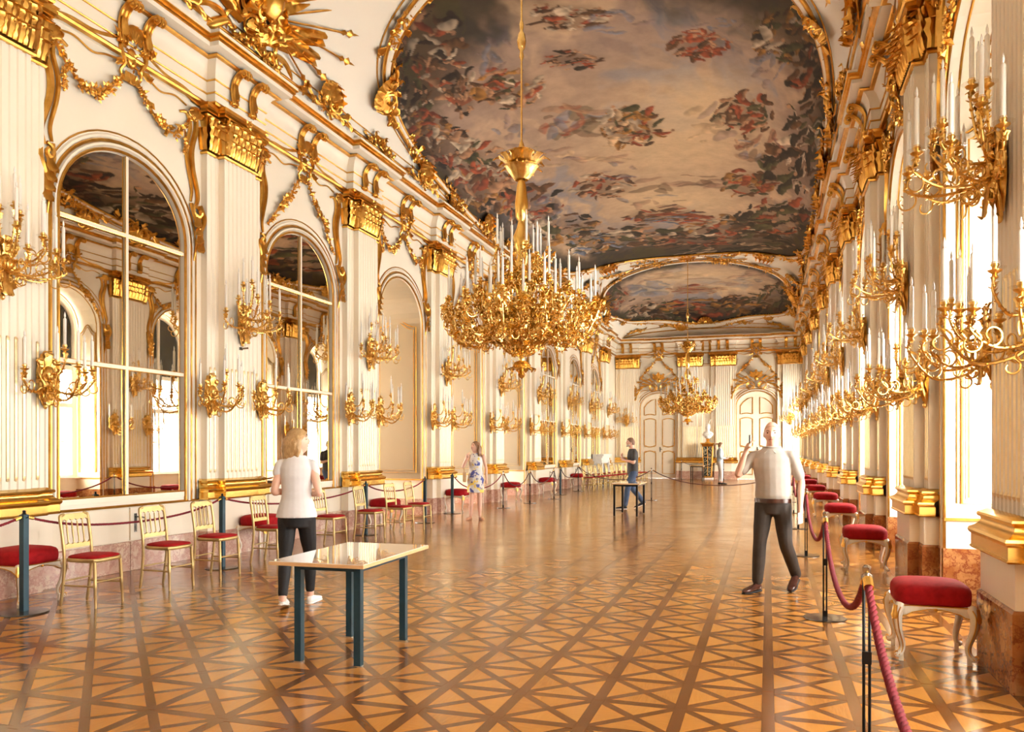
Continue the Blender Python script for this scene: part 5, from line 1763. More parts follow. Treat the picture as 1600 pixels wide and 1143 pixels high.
# ================================================================= BARRIER POSTS AND ROPES
def post_square():
    t = thing('barrier_post', '', 'post')
    mb = MB(); mb.lathe([(.20, 0), (.205, .004), (.20, .012), (.12, .016), (.04, .02)], 28); mb.build('base', 'dark_steel', t, 40)
    mb = MB(); mb.box(-.027, .027, -.027, .027, .012, .90); mb.build('pole', 'teal_metal', t)
    mb = MB(); mb.lathe([(.02, .90), (.024, .905), (.012, .915), (.016, .93), (.01, .94)], 10)
    for a in (0, PI / 2, PI, 1.5 * PI): mb.tube([(.027 * math.cos(a), .027 * math.sin(a), .87), (.05 * math.cos(a), .05 * math.sin(a), .875), (.05 * math.cos(a), .05 * math.sin(a), .89)], .005, 6)
    mb.build('cap', 'black_metal', t, 40)
    return t
def post_twin():
    t = thing('barrier_post', '', 'post')
    mb = MB(); mb.lathe([(.175, 0), (.18, .004), (.178, .012), (.10, .016), (.02, .018)], 28); mb.build('base', 'dark_steel', t, 40)
    mb = MB()
    for s in (-1, 1): mb.tube([(s * .013, 0, .014), (s * .013, 0, .90)], .0075, 8)
    mb.build('pole', 'black_metal', t, True)
    mb = MB(); mb.box(-.021, .021, -.009, .009, .47, .53); mb.box(-.021, .021, -.009, .009, .014, .07); mb.build('spacer', 'black_metal', t)
    mb = MB(); mb.lathe([(.018, .87), (.026, .875), (.026, .895), (.012, .905), (.02, .92), (.021, .935), (.008, .945)], 12)
    for a in (PI / 2, 1.5 * PI): mb.tube([(.02 * math.cos(a), .02 * math.sin(a), .88), (.05 * math.cos(a), .05 * math.sin(a), .885), (.055 * math.cos(a), .055 * math.sin(a), .86)], .006, 6)
    mb.build('cap', 'steel', t, 40)
    return t
ps0, pt0 = post_square(), post_twin()
def put_post(p0, used, x, y, label, group):
    o = p0 if not used else dup(p0, (0, 0, 0), 0)
    o.location = (x, y, 0); o['label'] = label; o['group'] = group
    return o
lp = [(-6.48, 5.51, 0), (-6.54, 8.35, 0), (-6.70, 12.38, 0), (-6.65, 14.78, 0), (-7.0, 17.1, 0), (-6.42, 19.1, 1), (-6.28, 21.0, 1), (-6.12, 23.0, 1), (-6.46, 25.1, 0), (-6.40, 27.4, 1), (-6.32, 31.2, 1)]
us = ut = False
for i, (x, y, k) in enumerate(lp):
    lab = '%s barrier post, %s from the front along the mirror wall' % (('teal square', 'thin dark')[k], ORD[i])
    if k == 0: put_post(ps0, us, x, y, lab, 'barrier posts along the mirror wall'); us = True
    else: put_post(pt0, ut, x, y, lab, 'barrier posts along the mirror wall'); ut = True
rp = [(.44, .75), (.45, 4.13), (.48, 7.51), (.51, 11.86), (.54, 15.83), (.57, 19.66), (.58, 23.65), (.6, 27.6)]
for i, (x, y) in enumerate(rp):
    lab = 'thin twin-rod barrier post, %s from the front along the window wall' % ORD[max(0, i - 1)]
    if i == 0: continue
    put_post(pt0, True, x, y, lab, 'barrier posts along the window wall')
put_post(pt0, True, -3.25, 23.3, 'thin dark barrier post standing alone mid-floor behind the far table', None)
for k in ('group',):
    pass
def rope(a, b, sag, r, label, group, za=.87, zb=.87, twist=True, m='rope_red'):
    a, b = V3((a[0], a[1], za)), V3((b[0], b[1], zb))
    d = (b - a); d.z = 0
    dn = d.normalized()
    a = a + dn * .05; b = b - dn * .05
    n = 26
    path = []
    for i in range(n + 1):
        t = i / n
        p = a + (b - a) * t
        c = (math.cosh(2.2 * (2 * t - 1)) - math.cosh(2.2)) / (math.cosh(2.2) - 1)
        p.z += sag * c
        path.append(p)
    mb = MB()
    if twist:
        L = sum((path[i + 1] - path[i]).length for i in range(n))
        m_ = max(40, int(L / .016))
        fine = []
        for i in range(m_ + 1):
            f = i / m_ * n
            k = min(n - 1, int(f))
            fine.append(path[k] + (path[k + 1] - path[k]) * (f - k))
        side = V3((-dn.y, dn.x, 0))
        for s in range(3):
            st = []
            for i, p in enumerate(fine):
                t3 = (fine[min(m_, i + 1)] - fine[max(0, i - 1)]).normalized()
                nn = side; b2 = t3.cross(nn)
                ang = i * .016 / (r * 5.5) * 2 * PI + s * 2 * PI / 3
                st.append(p + (nn * math.cos(ang) + b2 * math.sin(ang)) * r * .5)
            mb.tube(st, r * .56, 6)
    else: mb.tube(path, r, 7)
    t = mb.build('barrier_rope', m, None, True)
    tag(t, label, 'rope', group)
    mg = MB()
    for e0, e1 in ((path[0], path[1]), (path[-1], path[-2])):
        q = (e1 - e0).normalized()
        mg.tube([e0 - q * .02, e0 + q * .045], r * 1.25, 8)
    mg.build('brass_end', 'gold_polished', t, 40)
for i in range(len(rp) - 1):
    rope(rp[i], rp[i + 1], .36 if i < 5 else .3, .019, 'twisted red barrier rope along the window wall, %s from the front' % ORD[i], 'red ropes along the window wall', twist=i < 3)
lpr = [(-6.45, 2.6, 0)] + lp
for i in range(len(lpr) - 1):
    if i == 4: continue
    d = .16 if i < 4 else .34
    rope(lpr[i], lpr[i + 1], d, .013, 'dark red barrier rope along the mirror wall, %s from the front' % ORD[i], 'red ropes along the mirror wall', twist=i < 3, m='rope_dark' if i > 5 else 'rope_red')
rope((-3.25, 23.3), (.58, 23.65), .42, .013, 'long dark rope sagging across the room before the far doors', None, twist=False, m='rope_dark')
rope((-6.40, 27.4), (-3.25, 23.3), .36, .013, 'dark rope crossing behind the man in dark shirt', None, twist=False, m='rope_dark')

# ================================================================= TABLES
def make_table(label, w_, d_, h, leg, m_leg, loc, rz, ins=None, name='display_table'):
    t = thing(name, label, 'table', loc, rz)
    mb = MB(); mb.box(-w_ / 2, w_ / 2, -d_ / 2, d_ / 2, h - .028, h - .004); mb.build('tabletop', 'edge_ply', t)
    mb = MB(); mb.box(-w_ / 2 + .004, w_ / 2 - .004, -d_ / 2 + .004, d_ / 2 - .004, h - .004, h); mb.build('glass_sheet', 'gloss_sheet', t)
    mb = MB()
    x0, x1, y0, y1 = ins or (-w_ / 2 + .06, w_ / 2 - .06, -d_ / 2 + .06, d_ / 2 - .06)
    for y in (y0, y1): mb.box(x0, x1, y - leg / 2, y + leg / 2, h - .07, h - .028)
    for x in (x0, x1): mb.box(x - leg / 2, x + leg / 2, y0, y1, h - .07, h - .028)
    mb.build('frame', m_leg, t)
    for a in (-1, 1):
        for b in (-1, 1):
            mb = MB(); x, y = (x0, x1)[a > 0], (y0, y1)[b > 0]
            mb.box(x - leg / 2, x + leg / 2, y - leg / 2, y + leg / 2, .008, h - .028)
            lg = mb.build('leg', m_leg, t)
            mb = MB(); mb.box(x - leg / 2 - .002, x + leg / 2 + .002, y - leg / 2 - .002, y + leg / 2 + .002, 0, .01); mb.build('glide', 'steel', lg)
    return t
mat('gloss_sheet', (.80, .76, .70), .03, **{'Coat Weight': 1.0, 'Coat Roughness': .01, 'IOR': 1.7})
make_table('pale glossy display table on teal square legs in the front of the room', .72, 1.16, .725, .05, 'teal_metal', (-2.95, 5.28, 0), .035, (-.21, .25, -.43, .33))
make_table('small dark-legged table mid-room, in front of the man in dark shirt', .62, 1.15, .74, .045, 'black_metal', (-3.0, 17.95, 0), .0)
make_table('small dark table on thin legs beside the marble pedestal at the far end', .62, 1.0, .76, .04, 'black_metal', (-3.02, 36.4, 0), .0)

for x, y, w_ in ((-4.05, 39.6, 'left'), (-2.05, 39.6, 'right')):
    put_post(pt0, True, x, y, 'thin barrier post at the far end, %s of the bust pedestal' % w_, None)
rope((-4.05, 39.6), (-2.05, 39.6), .2, .012, 'rope between the two posts in front of the bust pedestal', None, twist=False, m='rope_dark')
# ================================================================= BUST ON ITS PEDESTAL, MANTELPIECE
t = thing('pedestal', 'slender dark inlaid stone pedestal with gilt top under the white bust', 'pedestal', (FARC + .1, 40.0, 0))
def bxp(n, h0, z0, z1, m_, h1=None):
    mb = MB(); h1 = h1 or h0
    mb.add([(-h0, -h0, z0), (h0, -h0, z0), (h0, h0, z0), (-h0, h0, z0), (-h1, -h1, z1), (h1, -h1, z1), (h1, h1, z1), (-h1, h1, z1)], [(0, 3, 2, 1), (4, 5, 6, 7), (0, 1, 5, 4), (1, 2, 6, 5), (2, 3, 7, 6), (3, 0, 4, 7)])
    return mb.build(n, m_, t)
bxp('base', .26, 0, .09, 'white_marble'); bxp('base_moulding', .23, .09, .17, 'gold', .19)
bxp('shaft', .17, .17, 1.62, 'dark_pietra', .24)
mb = MB()
for sx in (-1, 1):
    for sy in (-1, 1): mb.tube([(sx * .17, sy * .17, .17), (sx * .24, sy * .24, 1.62)], .02, 6)
for z, h in ((.6, .19), (1.1, .215)): mb.tube([(-h, -h, z), (h, -h, z), (h, h, z), (-h, h, z)], .012, 6, closed=True)
for sy in (-1, 1): mb.tube([(0, sy * .172, .2), (0, sy * .238, 1.6)], .016, 6)
mb.build('gilt_mount', 'gold', t)
bxp('capital', .24, 1.62, 1.75, 'gold', .30); bxp('top_slab', .33, 1.75, 1.80, 'gold_polished')
t = thing('bust', 'white marble bust with feathered crest on a gilt socle', 'bust', (FARC + .1, 40.0, 1.80))
mb = MB(); mb.lathe([(.13, 0), (.14, .03), (.08, .06), (.06, .12), (.09, .17), (.07, .2)], 14); mb.build('socle', 'gold', t, 40)
mb = MB()
def ell(rx, ry, z, cx=0, cy=0, n=16): return [(cx + rx * math.cos(2 * PI * i / n), cy + ry * math.sin(2 * PI * i / n), z) for i in range(n)]
mb.loft([ell(.07, .06, .2), ell(.15, .10, .26), ell(.24, .13, .36), ell(.27, .13, .45), ell(.20, .11, .53), ell(.09, .085, .57), ell(.075, .08, .63), ell(.09, .10, .68, 0, -.02), ell(.105, .125, .76, 0, -.02), ell(.10, .12, .84, 0, -.01), ell(.06, .07, .91), ell(.01, .01, .935)])
mb.ball((0, -.145, .755), .018, .03, .03, 8, 5)
for s in (-1, 1): mb.ball((s * .105, 0, .75), .02, .03, .04, 8, 5)
rgb = random.Random(2)
for k in range(26): rnd_nug(mb, rgb, (rgb.uniform(-.1, .1), rgb.uniform(-.02, .12), rgb.uniform(.72, .93)), .05)
for k in range(14): rnd_nug(mb, rgb, (rgb.uniform(-.22, .22), -.11, rgb.uniform(.3, .5)), .06)
mb.build('figure', 'white_marble', t, 60)
mb = MB(); leaf(mb, (0, 0, .90), V3((0, .1, 1)).normalized(), V3((-1, 0, 0)), V3((0, 1, 0)), .32, .12, .5, 6); leaf(mb, (.02, 0, .90), V3((.2, .1, 1)).normalized(), V3((1, 0, 0)), V3((0, 1, 0)), .26, .1, .5, 6)
mb.build('plume', 'white_marble', t)
t = thing('mantelpiece', 'white marble chimneypiece against the far part of the mirror wall', 'fireplace', (XL + .12, BAYS[9], 0))
mb = MB(); mb.box(0, .50, -.95, .95, 1.18, 1.27); mb.box(0, .44, -.88, .88, 1.10, 1.18); mb.build('shelf', 'white_marble', t)
for s in (-1, 1):
    mb = MB(); a, b = sorted((s * .62, s * .88)); mb.box(0, .40, a, b, 0, 1.10); mb.box(.40, .43, a + .04, b - .04, .15, 1.0); mb.build('jamb', 'white_marble', t)
mb = MB(); mb.box(0, .38, -.62, .62, .86, 1.10); mb.build('lintel', 'white_marble', t)
mb = MB(); mb.box(0, .05, -.62, .62, 0, .86); mb.build('fireback', 'black_metal', t)

t = thing('wall_sensor', 'small grey sensor on the second fluted pilaster below its large upper sconce', 'sensor', (XL + .20, 9.75, 2.96))
mb = MB(); mb.box(-.02, .02, -.03, .03, -.02, .02); mb.build('bracket', 'dark_steel', t)
mb = MB(); mb.tube([(.02, 0, 0), (.10, .05, .012)], .014, 8); mb.build('tube', 'steel', t)
# ================================================================= PEOPLE (each faces -y in its own frame; +x is the person's left)
noisy('skin', [(.3, (.72, .42, .30)), (.7, (.80, .50, .37))], 9, .5)
noisy('hair_blond', [(.3, (.34, .19, .075)), (.7, (.55, .35, .15))], 30, .5, stretch=(6, 6, 1))
noisy('hair_brown', [(.3, (.16, .075, .035)), (.7, (.34, .18, .085))], 30, .5, stretch=(6, 6, 1))
noisy('hair_grey', [(.3, (.45, .38, .33)), (.7, (.62, .55, .48))], 40, .6)
noisy('hair_short', [(.3, (.18, .09, .05)), (.7, (.26, .14, .08))], 40, .6)
noisy('white_cotton', [(.3, (.64, .62, .61)), (.7, (.72, .70, .69))], 5, .8, bs=.2, bd=.01, bscale=9)
noisy('polo_cotton', [(.3, (.40, .355, .30)), (.7, (.50, .455, .40))], 4, .8, bs=.25, bd=.012, bscale=8)
noisy('black_cotton', [(.3, (.006, .005, .006)), (.7, (.011, .010, .010))], 6, .7, bs=.3, bd=.01, bscale=12)
noisy('charcoal_cotton', [(.3, (.030, .026, .024)), (.7, (.055, .048, .044))], 6, .75, bs=.4, bd=.012, bscale=10)
noisy('brown_cotton', [(.3, (.030, .023, .018)), (.7, (.055, .043, .034))], 6, .75, bs=.5, bd=.015, bscale=8)
noisy('blue_denim', [(.3, (.035, .06, .12)), (.7, (.07, .11, .19))], 8, .8, bs=.3, bd=.01, bscale=14)
noisy('pale_denim', [(.3, (.42, .52, .60)), (.7, (.56, .65, .71))], 8, .8, bs=.3, bd=.01, bscale=14)
noisy('brown_leather', [(.3, (.045, .015, .010)), (.7, (.085, .03, .018))], 14, .2)
noisy('white_leather', [(.3, (.82, .80, .78)), (.7, (.88, .86, .84))], 14, .4)
noisy('tan_leather', [(.3, (.52, .33, .17)), (.7, (.62, .42, .23))], 10, .55)
noisy('nude_leather', [(.3, (.50, .25, .14)), (.7, (.60, .33, .20))], 10, .4)
noisy('lip_tone', [(.3, (.48, .17, .13)), (.7, (.55, .2, .16))], 10, .4)
mat('eye_dark', (.03, .02, .015), .1)
mat('paper_white', (.88, .86, .82), .6)
mat('phone_black', (.015, .015, .017), .15)
def dress_mat():
    m = mat('floral_cotton', (.85, .82, .78), .8)
    base = nd(m, 'ShaderNodeRGB'); base.outputs[0].default_value = (.70, .68, .65, 1)
    cur = base.outputs[0]
    for sc_, lo, hi, c, w_ in ((7.5, .575, .61, (.85, .64, .12), 3.0), (8.5, .58, .61, (.10, .12, .38), 17.0), (14, .65, .68, (.38, .37, .40), 41.0)):
        tc = nd(m, 'ShaderNodeTexCoord'); mp = nd(m, 'ShaderNodeMapping'); mp.inputs['Location'].default_value = (w_, w_ * .7, w_ * .3)
        lk(m, tc.outputs['Object'], mp.inputs[0])
        n = nd(m, 'ShaderNodeTexNoise'); n.inputs['Scale'].default_value = sc_; n.inputs['Detail'].default_value = 2
        lk(m, mp.outputs[0], n.inputs['Vector'])
        r = ramp(m, [(lo, (0, 0, 0)), (hi, (1, 1, 1))])
        lk(m, n.outputs[0], r.inputs[0])
        mx = nd(m, 'ShaderNodeMix', data_type='RGBA')
        lk(m, r.outputs[0], mx.inputs[0]); lk(m, cur, mx.inputs[6]); mx.inputs[7].default_value = (*c, 1)
        cur = mx.outputs[2]
    lk(m, cur, bsdf(m).inputs['Base Color'])
dress_mat()
def fuse(mb, name, m, parent, voxel=.009, it=6, sm=.5):
    me = bpy.data.meshes.new(name)
    me.from_pydata(mb.v, [], mb.f); me.update()
    o = bpy.data.objects.new(name, me); col.objects.link(o)
    r = o.modifiers.new('r', 'REMESH'); r.mode = 'VOXEL'; r.voxel_size = voxel; r.use_smooth_shade = True
    s = o.modifiers.new('s', 'SMOOTH'); s.factor = sm; s.iterations = it
    dg = C.evaluated_depsgraph_get(); dg.update()
    out = bpy.data.meshes.new_from_object(o.evaluated_get(dg))
    bpy.data.objects.remove(o, do_unlink=True)
    out.name = name
    out.materials.clear(); out.materials.append(M[m])
    return link(name, out, parent)
def limb(mb, pts, rad, n=12, flat=1.0):
    path = spline(pts, 5)
    k = len(pts) - 1
    rs = []
    for i in range(len(path)):
        f = i / 5; j = min(int(f), k - 1); t = f - j
        t = t * t * (3 - 2 * t)
        rs.append(rad[j] + (rad[j + 1] - rad[j]) * t)
    mb.tube(path, rs, n)
    mb.ball(pts[0], rad[0], n=10, m=6); mb.ball(pts[-1], rad[-1], n=10, m=6)
def torso(mb, rings, n=20):
    out = []
    for (cx, cy, cz), rx, ry in rings:
        out.append([(cx + rx * math.cos(2 * PI * i / n), cy + ry * math.sin(2 * PI * i / n), cz) for i in range(n)])
    mb.loft(out)
def hand(mb, wrist, d, palm_n, side, s=1.0, curl=.5):
    """palm, four fingers of unequal length and a thumb leaving the side of the palm"""
    d, pn = V3(d).normalized(), V3(palm_n).normalized()
    sd = d.cross(pn).normalized() * side
    w = V3(wrist)
    limb(mb, [w - d * .02, w + d * .03 * s, w + d * .075 * s], [.023 * s, .030 * s, .030 * s], 10)
    for off in (-1, 1): limb(mb, [w + d * .02 * s + sd * .012 * off * s, w + d * .08 * s + sd * .024 * off * s], [.02 * s, .014 * s], 8)
    for i, L in enumerate((.068, .078, .072, .055)):
        b = w + d * .082 * s + sd * ((1.5 - i) * .019 * s)
        d1 = (d + pn * curl * .35).normalized(); d2 = (d + pn * curl * 1.1).normalized(); d3 = (d * .7 + pn * curl * 1.8).normalized()
        p1 = b + d1 * L * .45 * s; p2 = p1 + d2 * L * .35 * s; p3 = p2 + d3 * L * .28 * s
        limb(mb, [b - d * .015, p1, p2, p3], [.0095 * s, .0088 * s, .008 * s, .0068 * s], 7)
    b = w + d * .025 * s + sd * .026 * s
    t1 = b + (d * .5 + sd * .75 + pn * .3).normalized() * .035 * s
    t2 = t1 + (d * .8 + sd * .25 + pn * .5).normalized() * .030 * s
    limb(mb, [b, t1, t2], [.013 * s, .0105 * s, .0085 * s], 7)
def head_basis(yaw, pitch):
    return Matrix.Rotation(yaw, 3, 'Z') @ Matrix.Rotation(-pitch, 3, 'X')
def head(mb, c, yaw=0, pitch=0, s=1.0):
    R = head_basis(yaw, pitch); c = V3(c)
    rows = []
    for i in range(25):
        t = PI * i / 24
        row = []
        for j in range(32):
            a = 2 * PI * j / 32
            x, y, z = math.sin(t) * math.cos(a), math.sin(t) * math.sin(a), math.cos(t)
            px, py, pz = .076 * x, .096 * y, .118 * z
            if z < 0:
                k = min(1, -z) ** 1.4
                px *= 1 - .38 * k
                py = py * (1 - .22 * k) - .012 * k
            f = -y
            if f > 0:
                g = lambda cx, cz, sx, sz: math.exp(-((px - cx) / sx) ** 2 - ((pz - cz) / sz) ** 2)
                py -= f * (.022 * g(0, -.020, .011, .018) + .010 * g(0, .005, .009, .022) + .006 * g(0, .034, .05, .012) + .007 * g(0, -.062, .020, .010) + .010 * g(0, -.098, .022, .016))
                for sx in (-1, 1):
                    py += f * .010 * g(sx * .031, .010, .015, .011)
                    py -= f * .005 * g(sx * .042, -.022, .018, .016)
                py += f * .005 * g(0, -.045, .02, .006)
            row.append(c + R @ V3((px, py, pz)) * s)
        rows.append(row)
    mb.grid(rows, True)
    for sx in (-1, 1):
        e = c + R @ V3((sx * .077, .006, -.012)) * s
        o = len(mb.v)
        mb.ball((0, 0, 0), .010 * s, .017 * s, .030 * s, 8, 6)
        for q in range(o, len(mb.v)): mb.v[q] = tuple(e + R @ V3(mb.v[q]))
def face_parts(t, c, yaw, pitch, s=1.0, brow='hair_brown'):
    R = head_basis(yaw, pitch); c = V3(c)
    mb = MB()
    for sx in (-1, 1):
        o = len(mb.v); mb.ball((0, 0, 0), .013 * s, .006 * s, .0065 * s, 8, 6)
        e = c + R @ V3((sx * .031, -.079, .009)) * s
        for q in range(o, len(mb.v)): mb.v[q] = tuple(e + R @ V3(mb.v[q]))
    mb.build('eyes', 'eye_dark', t, True)
    mb = MB()
    for sx in (-1, 1): mb.tube([c + R @ V3(p) * s for p in ((sx * .014, -.090, .027), (sx * .032, -.091, .033), (sx * .050, -.078, .028))], [.003, .0045, .002], 5)
    mb.build('eyebrows', brow, t)
    mb = MB(); mb.tube([c + R @ V3(p) * s for p in ((-.024, -.084, -.058), (-.008, -.094, -.055), (0, -.095, -.0565), (.008, -.094, -.055), (.024, -.084, -.058))], [.003, .006, .0065, .006, .003], 6)
    mb.build('mouth', 'lip_tone', t, True)
def hair_cap(mb, c, yaw, pitch, s, grow, low, front=.02):
    """scalp shell: everything above and behind the hairline"""
    R = head_basis(yaw, pitch); c = V3(c)
    rows = []
    for i in range(15):
        row = []
        for j in range(28):
            a = 2 * PI * j / 28
            f = -math.sin(a)                                # +1 at the face
            zmin = low + (front - low) * max(0, (f + .25) / 1.25) ** .7 if f > -.25 else low
            t1 = math.acos(max(-1, min(1, zmin / .118)))
            t = t1 * i / 14
            x, y, z = math.sin(t) * math.cos(a), math.sin(t) * math.sin(a), math.cos(t)
            k = grow * (1 + .05 * math.cos(a * 9 + i * .5))
            row.append(c + R @ V3(((.076 + k) * x, (.096 + k) * y + (.004 if f < 0 else -.002), (.118 + k * .9) * z)) * s)
        rows.append(row)
    inner = [[c + (p - c) * .90 for p in r] for r in rows]
    mb.grid(rows, True); mb.grid(inner, True); mb.grid([rows[-1], inner[-1]], True)
def locks(mb, c, yaw, pitch, s, angles, length, r, seed, wave=.012, out=.012):
    rg = random.Random(seed)
    R = head_basis(yaw, pitch); c = V3(c)
    for a in angles:
        st = c + R @ V3(((.076 + out) * math.cos(a), (.096 + out) * math.sin(a), .045)) * s
        L = length * rg.uniform(.88, 1.05)
        pts = []
        for i in range(7):
            t = i / 6
            o = R @ V3((math.cos(a), math.sin(a), 0)) * (out * (.6 * math.sin(t * PI) + .1 * t))
            o.z = 0
            pts.append(st + o + V3((rg.uniform(-1, 1) * wave, rg.uniform(-1, 1) * wave, -L * t)))
        limb(mb, pts, [r * .7, r, r * 1.05, r, r * .95, r * .8, r * .4], 7)
def shoe(t, name, m, heel, d, s=1.0, sole=None, lift=0.0, z=0.0, h=.075):
    """heel point on the floor, d the toe direction"""
    d = V3((d[0], d[1], 0)).normalized(); sd = V3((-d.y, d.x, 0)); hp = V3((heel[0], heel[1], z))
    Rm = Matrix.Rotation(lift, 3, sd) if lift else Matrix.Identity(3)
    def P_(f, u, zz): 
        q = d * f + sd * u + V3((0, 0, zz))
        if lift:
            piv = d * .20 * s
            q = piv + Rm @ (q - piv)
        return hp + q
    def ring(f, w_, z0, z1, n=12):
        out = []
        for i in range(n):
            a = 2 * PI * i / n
            c_, s_ = math.cos(a), math.sin(a)
            zz = (z0 + z1) / 2 + (z1 - z0) / 2 * (abs(s_) ** .7) * (1 if s_ > 0 else -1)
            out.append(P_(f * s, w_ * s * (abs(c_) ** .8) * (1 if c_ > 0 else -1), zz * s))
        return out
    mb = MB()
    prof = [(-.012, .012, .012, .05), (0, .030, .010, .072), (.04, .034, .010, h + .012), (.08, .033, .010, h), (.12, .036, .010, .066), (.17, .042, .010, .054), (.215, .040, .010, .046), (.25, .026, .012, .036), (.262, .010, .015, .028)]
    mb.loft([ring(*p) for p in prof])
    o = mb.build(name, m, t, True)
    mb = MB()
    mb.loft([ring(f - .002, w_ * 1.06 + .002, -.001, .016) for f, w_, _, _ in prof])
    mb.build('sole', sole or 'black_cotton', o)
    mb = MB()
    for k in range(3):
        f = .075 + .022 * k
        mb.tube([P_(f * s, -.018 * s, (h - .012 * k - .004) * s), P_(f * s, 0, (h - .012 * k + .004) * s), P_(f * s, .018 * s, (h - .012 * k - .004) * s)], .003, 5)
    mb.build('laces', sole or 'black_cotton', o)

def base_body(mb, j, f=1.0):
    """torso, neck, legs and arms of the body; j holds the joints"""
    sx = j['sw']
    pel, chest, neck = V3(j['pelvis']), V3(j['chest']), V3(j['neck'])
    hw = j['hw']
    torso(mb, [(pel + V3((0, 0, -.10)), hw * .80, .095), (pel, hw, .11), (pel + (chest - pel) * .45, hw * .74, .088), (chest, sx * .80, .112), (chest + (neck - chest) * .5, sx * .86, .09), (neck + V3((0, 0, -.035)), sx * .5, .075), (neck, .060, .06)])
    limb(mb, [neck - V3((0, 0, .03)), neck + (V3(j['head']) - neck) * .45, V3(j['head']) + V3((0, .01, -.04))], [.062, .053, .055], 12)
    for s in 'lr':
        h, k, a = V3(j['hip' + s]), V3(j['knee' + s]), V3(j['ank' + s])
        limb(mb, [h, h + (k - h) * .5, k, k + (a - k) * .35, a], [.088 * f, .074 * f, .052 * f, .053 * f, .036 * f])
        sh, el, wr = V3(j['sh' + s]), V3(j['el' + s]), V3(j['wr' + s])
        limb(mb, [sh, sh + (el - sh) * .5, el, el + (wr - el) * .4, wr], [.048 * f, .042 * f, .034 * f, .033 * f, .023 * f])
        hand(mb, wr, j['hd' + s], j['hn' + s], 1 if s == 'l' else -1, .95, j.get('curl', .5))
    head(mb, j['head'], j['yaw'], j['pitch'], j.get('hs', 1.0))
def legs_cloth(mb, j, r0, rk, ra, hem, f=1.0, top=.12, hw=None):
    pel = V3(j['pelvis']); hw = (hw or j['hw'])
    torso(mb, [(pel + V3((0, .005, -.14)), hw * .86, .11), (pel + V3((0, .005, -.04)), hw * 1.06, .128), (pel + V3((0, 0, .04)), hw * 1.0, .118), (pel + V3((0, 0, top)), hw * .86, .102)])
    for s in 'lr':
        h, k, a = V3(j['hip' + s]), V3(j['knee' + s]), V3(j['ank' + s])
        e = k + (a - k) * hem
        limb(mb, [h, h + (k - h) * .5, k, k + (e - k) * .4, e], [r0, r0 * .86, rk, rk * .98, ra])

def person(label, loc, rz, sc, group=None):
    return thing('person', label, 'person', loc, rz, group, sc)

# ---- woman in a white top, seen from behind
t = person('woman in white cap-sleeve top and black trousers walking away beside the display table', (-4.25, 6.50, 0), PI + .40, 1.0)
j = dict(sw=.160, hw=.155, pelvis=(0, 0, .90), chest=(0, 0, 1.22), neck=(0, .005, 1.435), head=(-.010, -.02, 1.565), yaw=-1.45, pitch=.22,
         hipl=(.085, 0, .86), kneel=(.10, -.10, .48), ankl=(.11, -.08, .09), hipr=(-.085, 0, .86), kneer=(-.10, -.14, .49), ankr=(-.095, -.19, .09),
         shl=(.148, 0, 1.345), ell=(.200, .03, 1.10), wrl=(.13, -.19, 1.08), hdl=(-.5, -.8, .1), hnl=(-.6, .2, .7),
         shr=(-.148, 0, 1.345), elr=(-.215, .06, 1.09), wrr=(-.15, -.17, 1.06), hdr=(.5, -.8, .1), hnr=(.6, .2, .7))
# walking: her left foot is behind
j['ankl'] = (.10, .16, .10); j['kneel'] = (.10, .02, .49)
mb = MB(); base_body(mb, j); fuse(mb, 'body', 'skin', t, .008, 3)
mb = MB()
torso(mb, [(V3((0, .0, .855)), .195, .145), (V3((0, .0, .93)), .178, .132), (V3((0, 0, 1.03)), .145, .108), (V3((0, 0, 1.10)), .138, .104), (V3((0, 0, 1.24)), .152, .122), (V3((0, 0, 1.32)), .158, .112), (V3((0, 0, 1.375)), .142, .095), (V3((0, 0, 1.41)), .115, .085), (V3((0, .0, 1.44)), .085, .07)])
for s in (-1, 1): limb(mb, [(s * .11, 0, 1.375), (s * .150, .003, 1.350), (s * .172, .008, 1.275)], [.036, .050, .052])
fuse(mb, 'blouse', 'white_cotton', t, .009, 5)
mb = MB(); legs_cloth(mb, j, .094, .062, .046, .86); fuse(mb, 'trousers', 'black_cotton', t, .009, 5)
shoe(t, 'sneaker', 'white_leather', (.10, .19), (.05, -1), 1.0, 'white_leather', .22, .015)
shoe(t, 'sneaker', 'white_leather', (-.095, -.15), (-.25, -1), 1.0, 'white_leather')
face_parts(t, j['head'], j['yaw'], j['pitch'], 1, 'hair_blond')
mb = MB(); hair_cap(mb, j['head'], j['yaw'], j['pitch'], 1.0, .020, -.07, .055)
locks(mb, j['head'], j['yaw'], j['pitch'], 1.0, [-.12 + .21 * i for i in range(17)], .185, .030, 5, .006)
fuse(mb, 'hair', 'hair_blond', t, .008, 4)

# ---- woman in a floral dress
t = person('woman in white floral dress standing on the floor before the beige openings', (-5.93, 15.80, 0), .30, .985)
j = dict(sw=.175, hw=.165, pelvis=(0, 0, .90), chest=(0, 0, 1.22), neck=(0, .005, 1.43), head=(-.005, -.015, 1.56), yaw=-.95, pitch=.32,
         hipl=(.08, 0, .86), kneel=(.085, -.02, .48), ankl=(.09, .01, .09), hipr=(-.08, 0, .86), kneer=(-.09, -.03, .48), ankr=(-.11, -.01, .09),
         shl=(.17, 0, 1.365), ell=(.225, .03, 1.09), wrl=(.235, -.04, .86), hdl=(0, -.1, -1), hnl=(-1, 0, 0),
         shr=(-.17, 0, 1.365), elr=(-.27, -.06, 1.13), wrr=(-.185, -.17, 1.32), hdr=(.25, -.1, 1), hnr=(.7, .4, 0), curl=.8)
mb = MB(); base_body(mb, j, .95); fuse(mb, 'body', 'skin', t, .008, 3)
mb = MB()
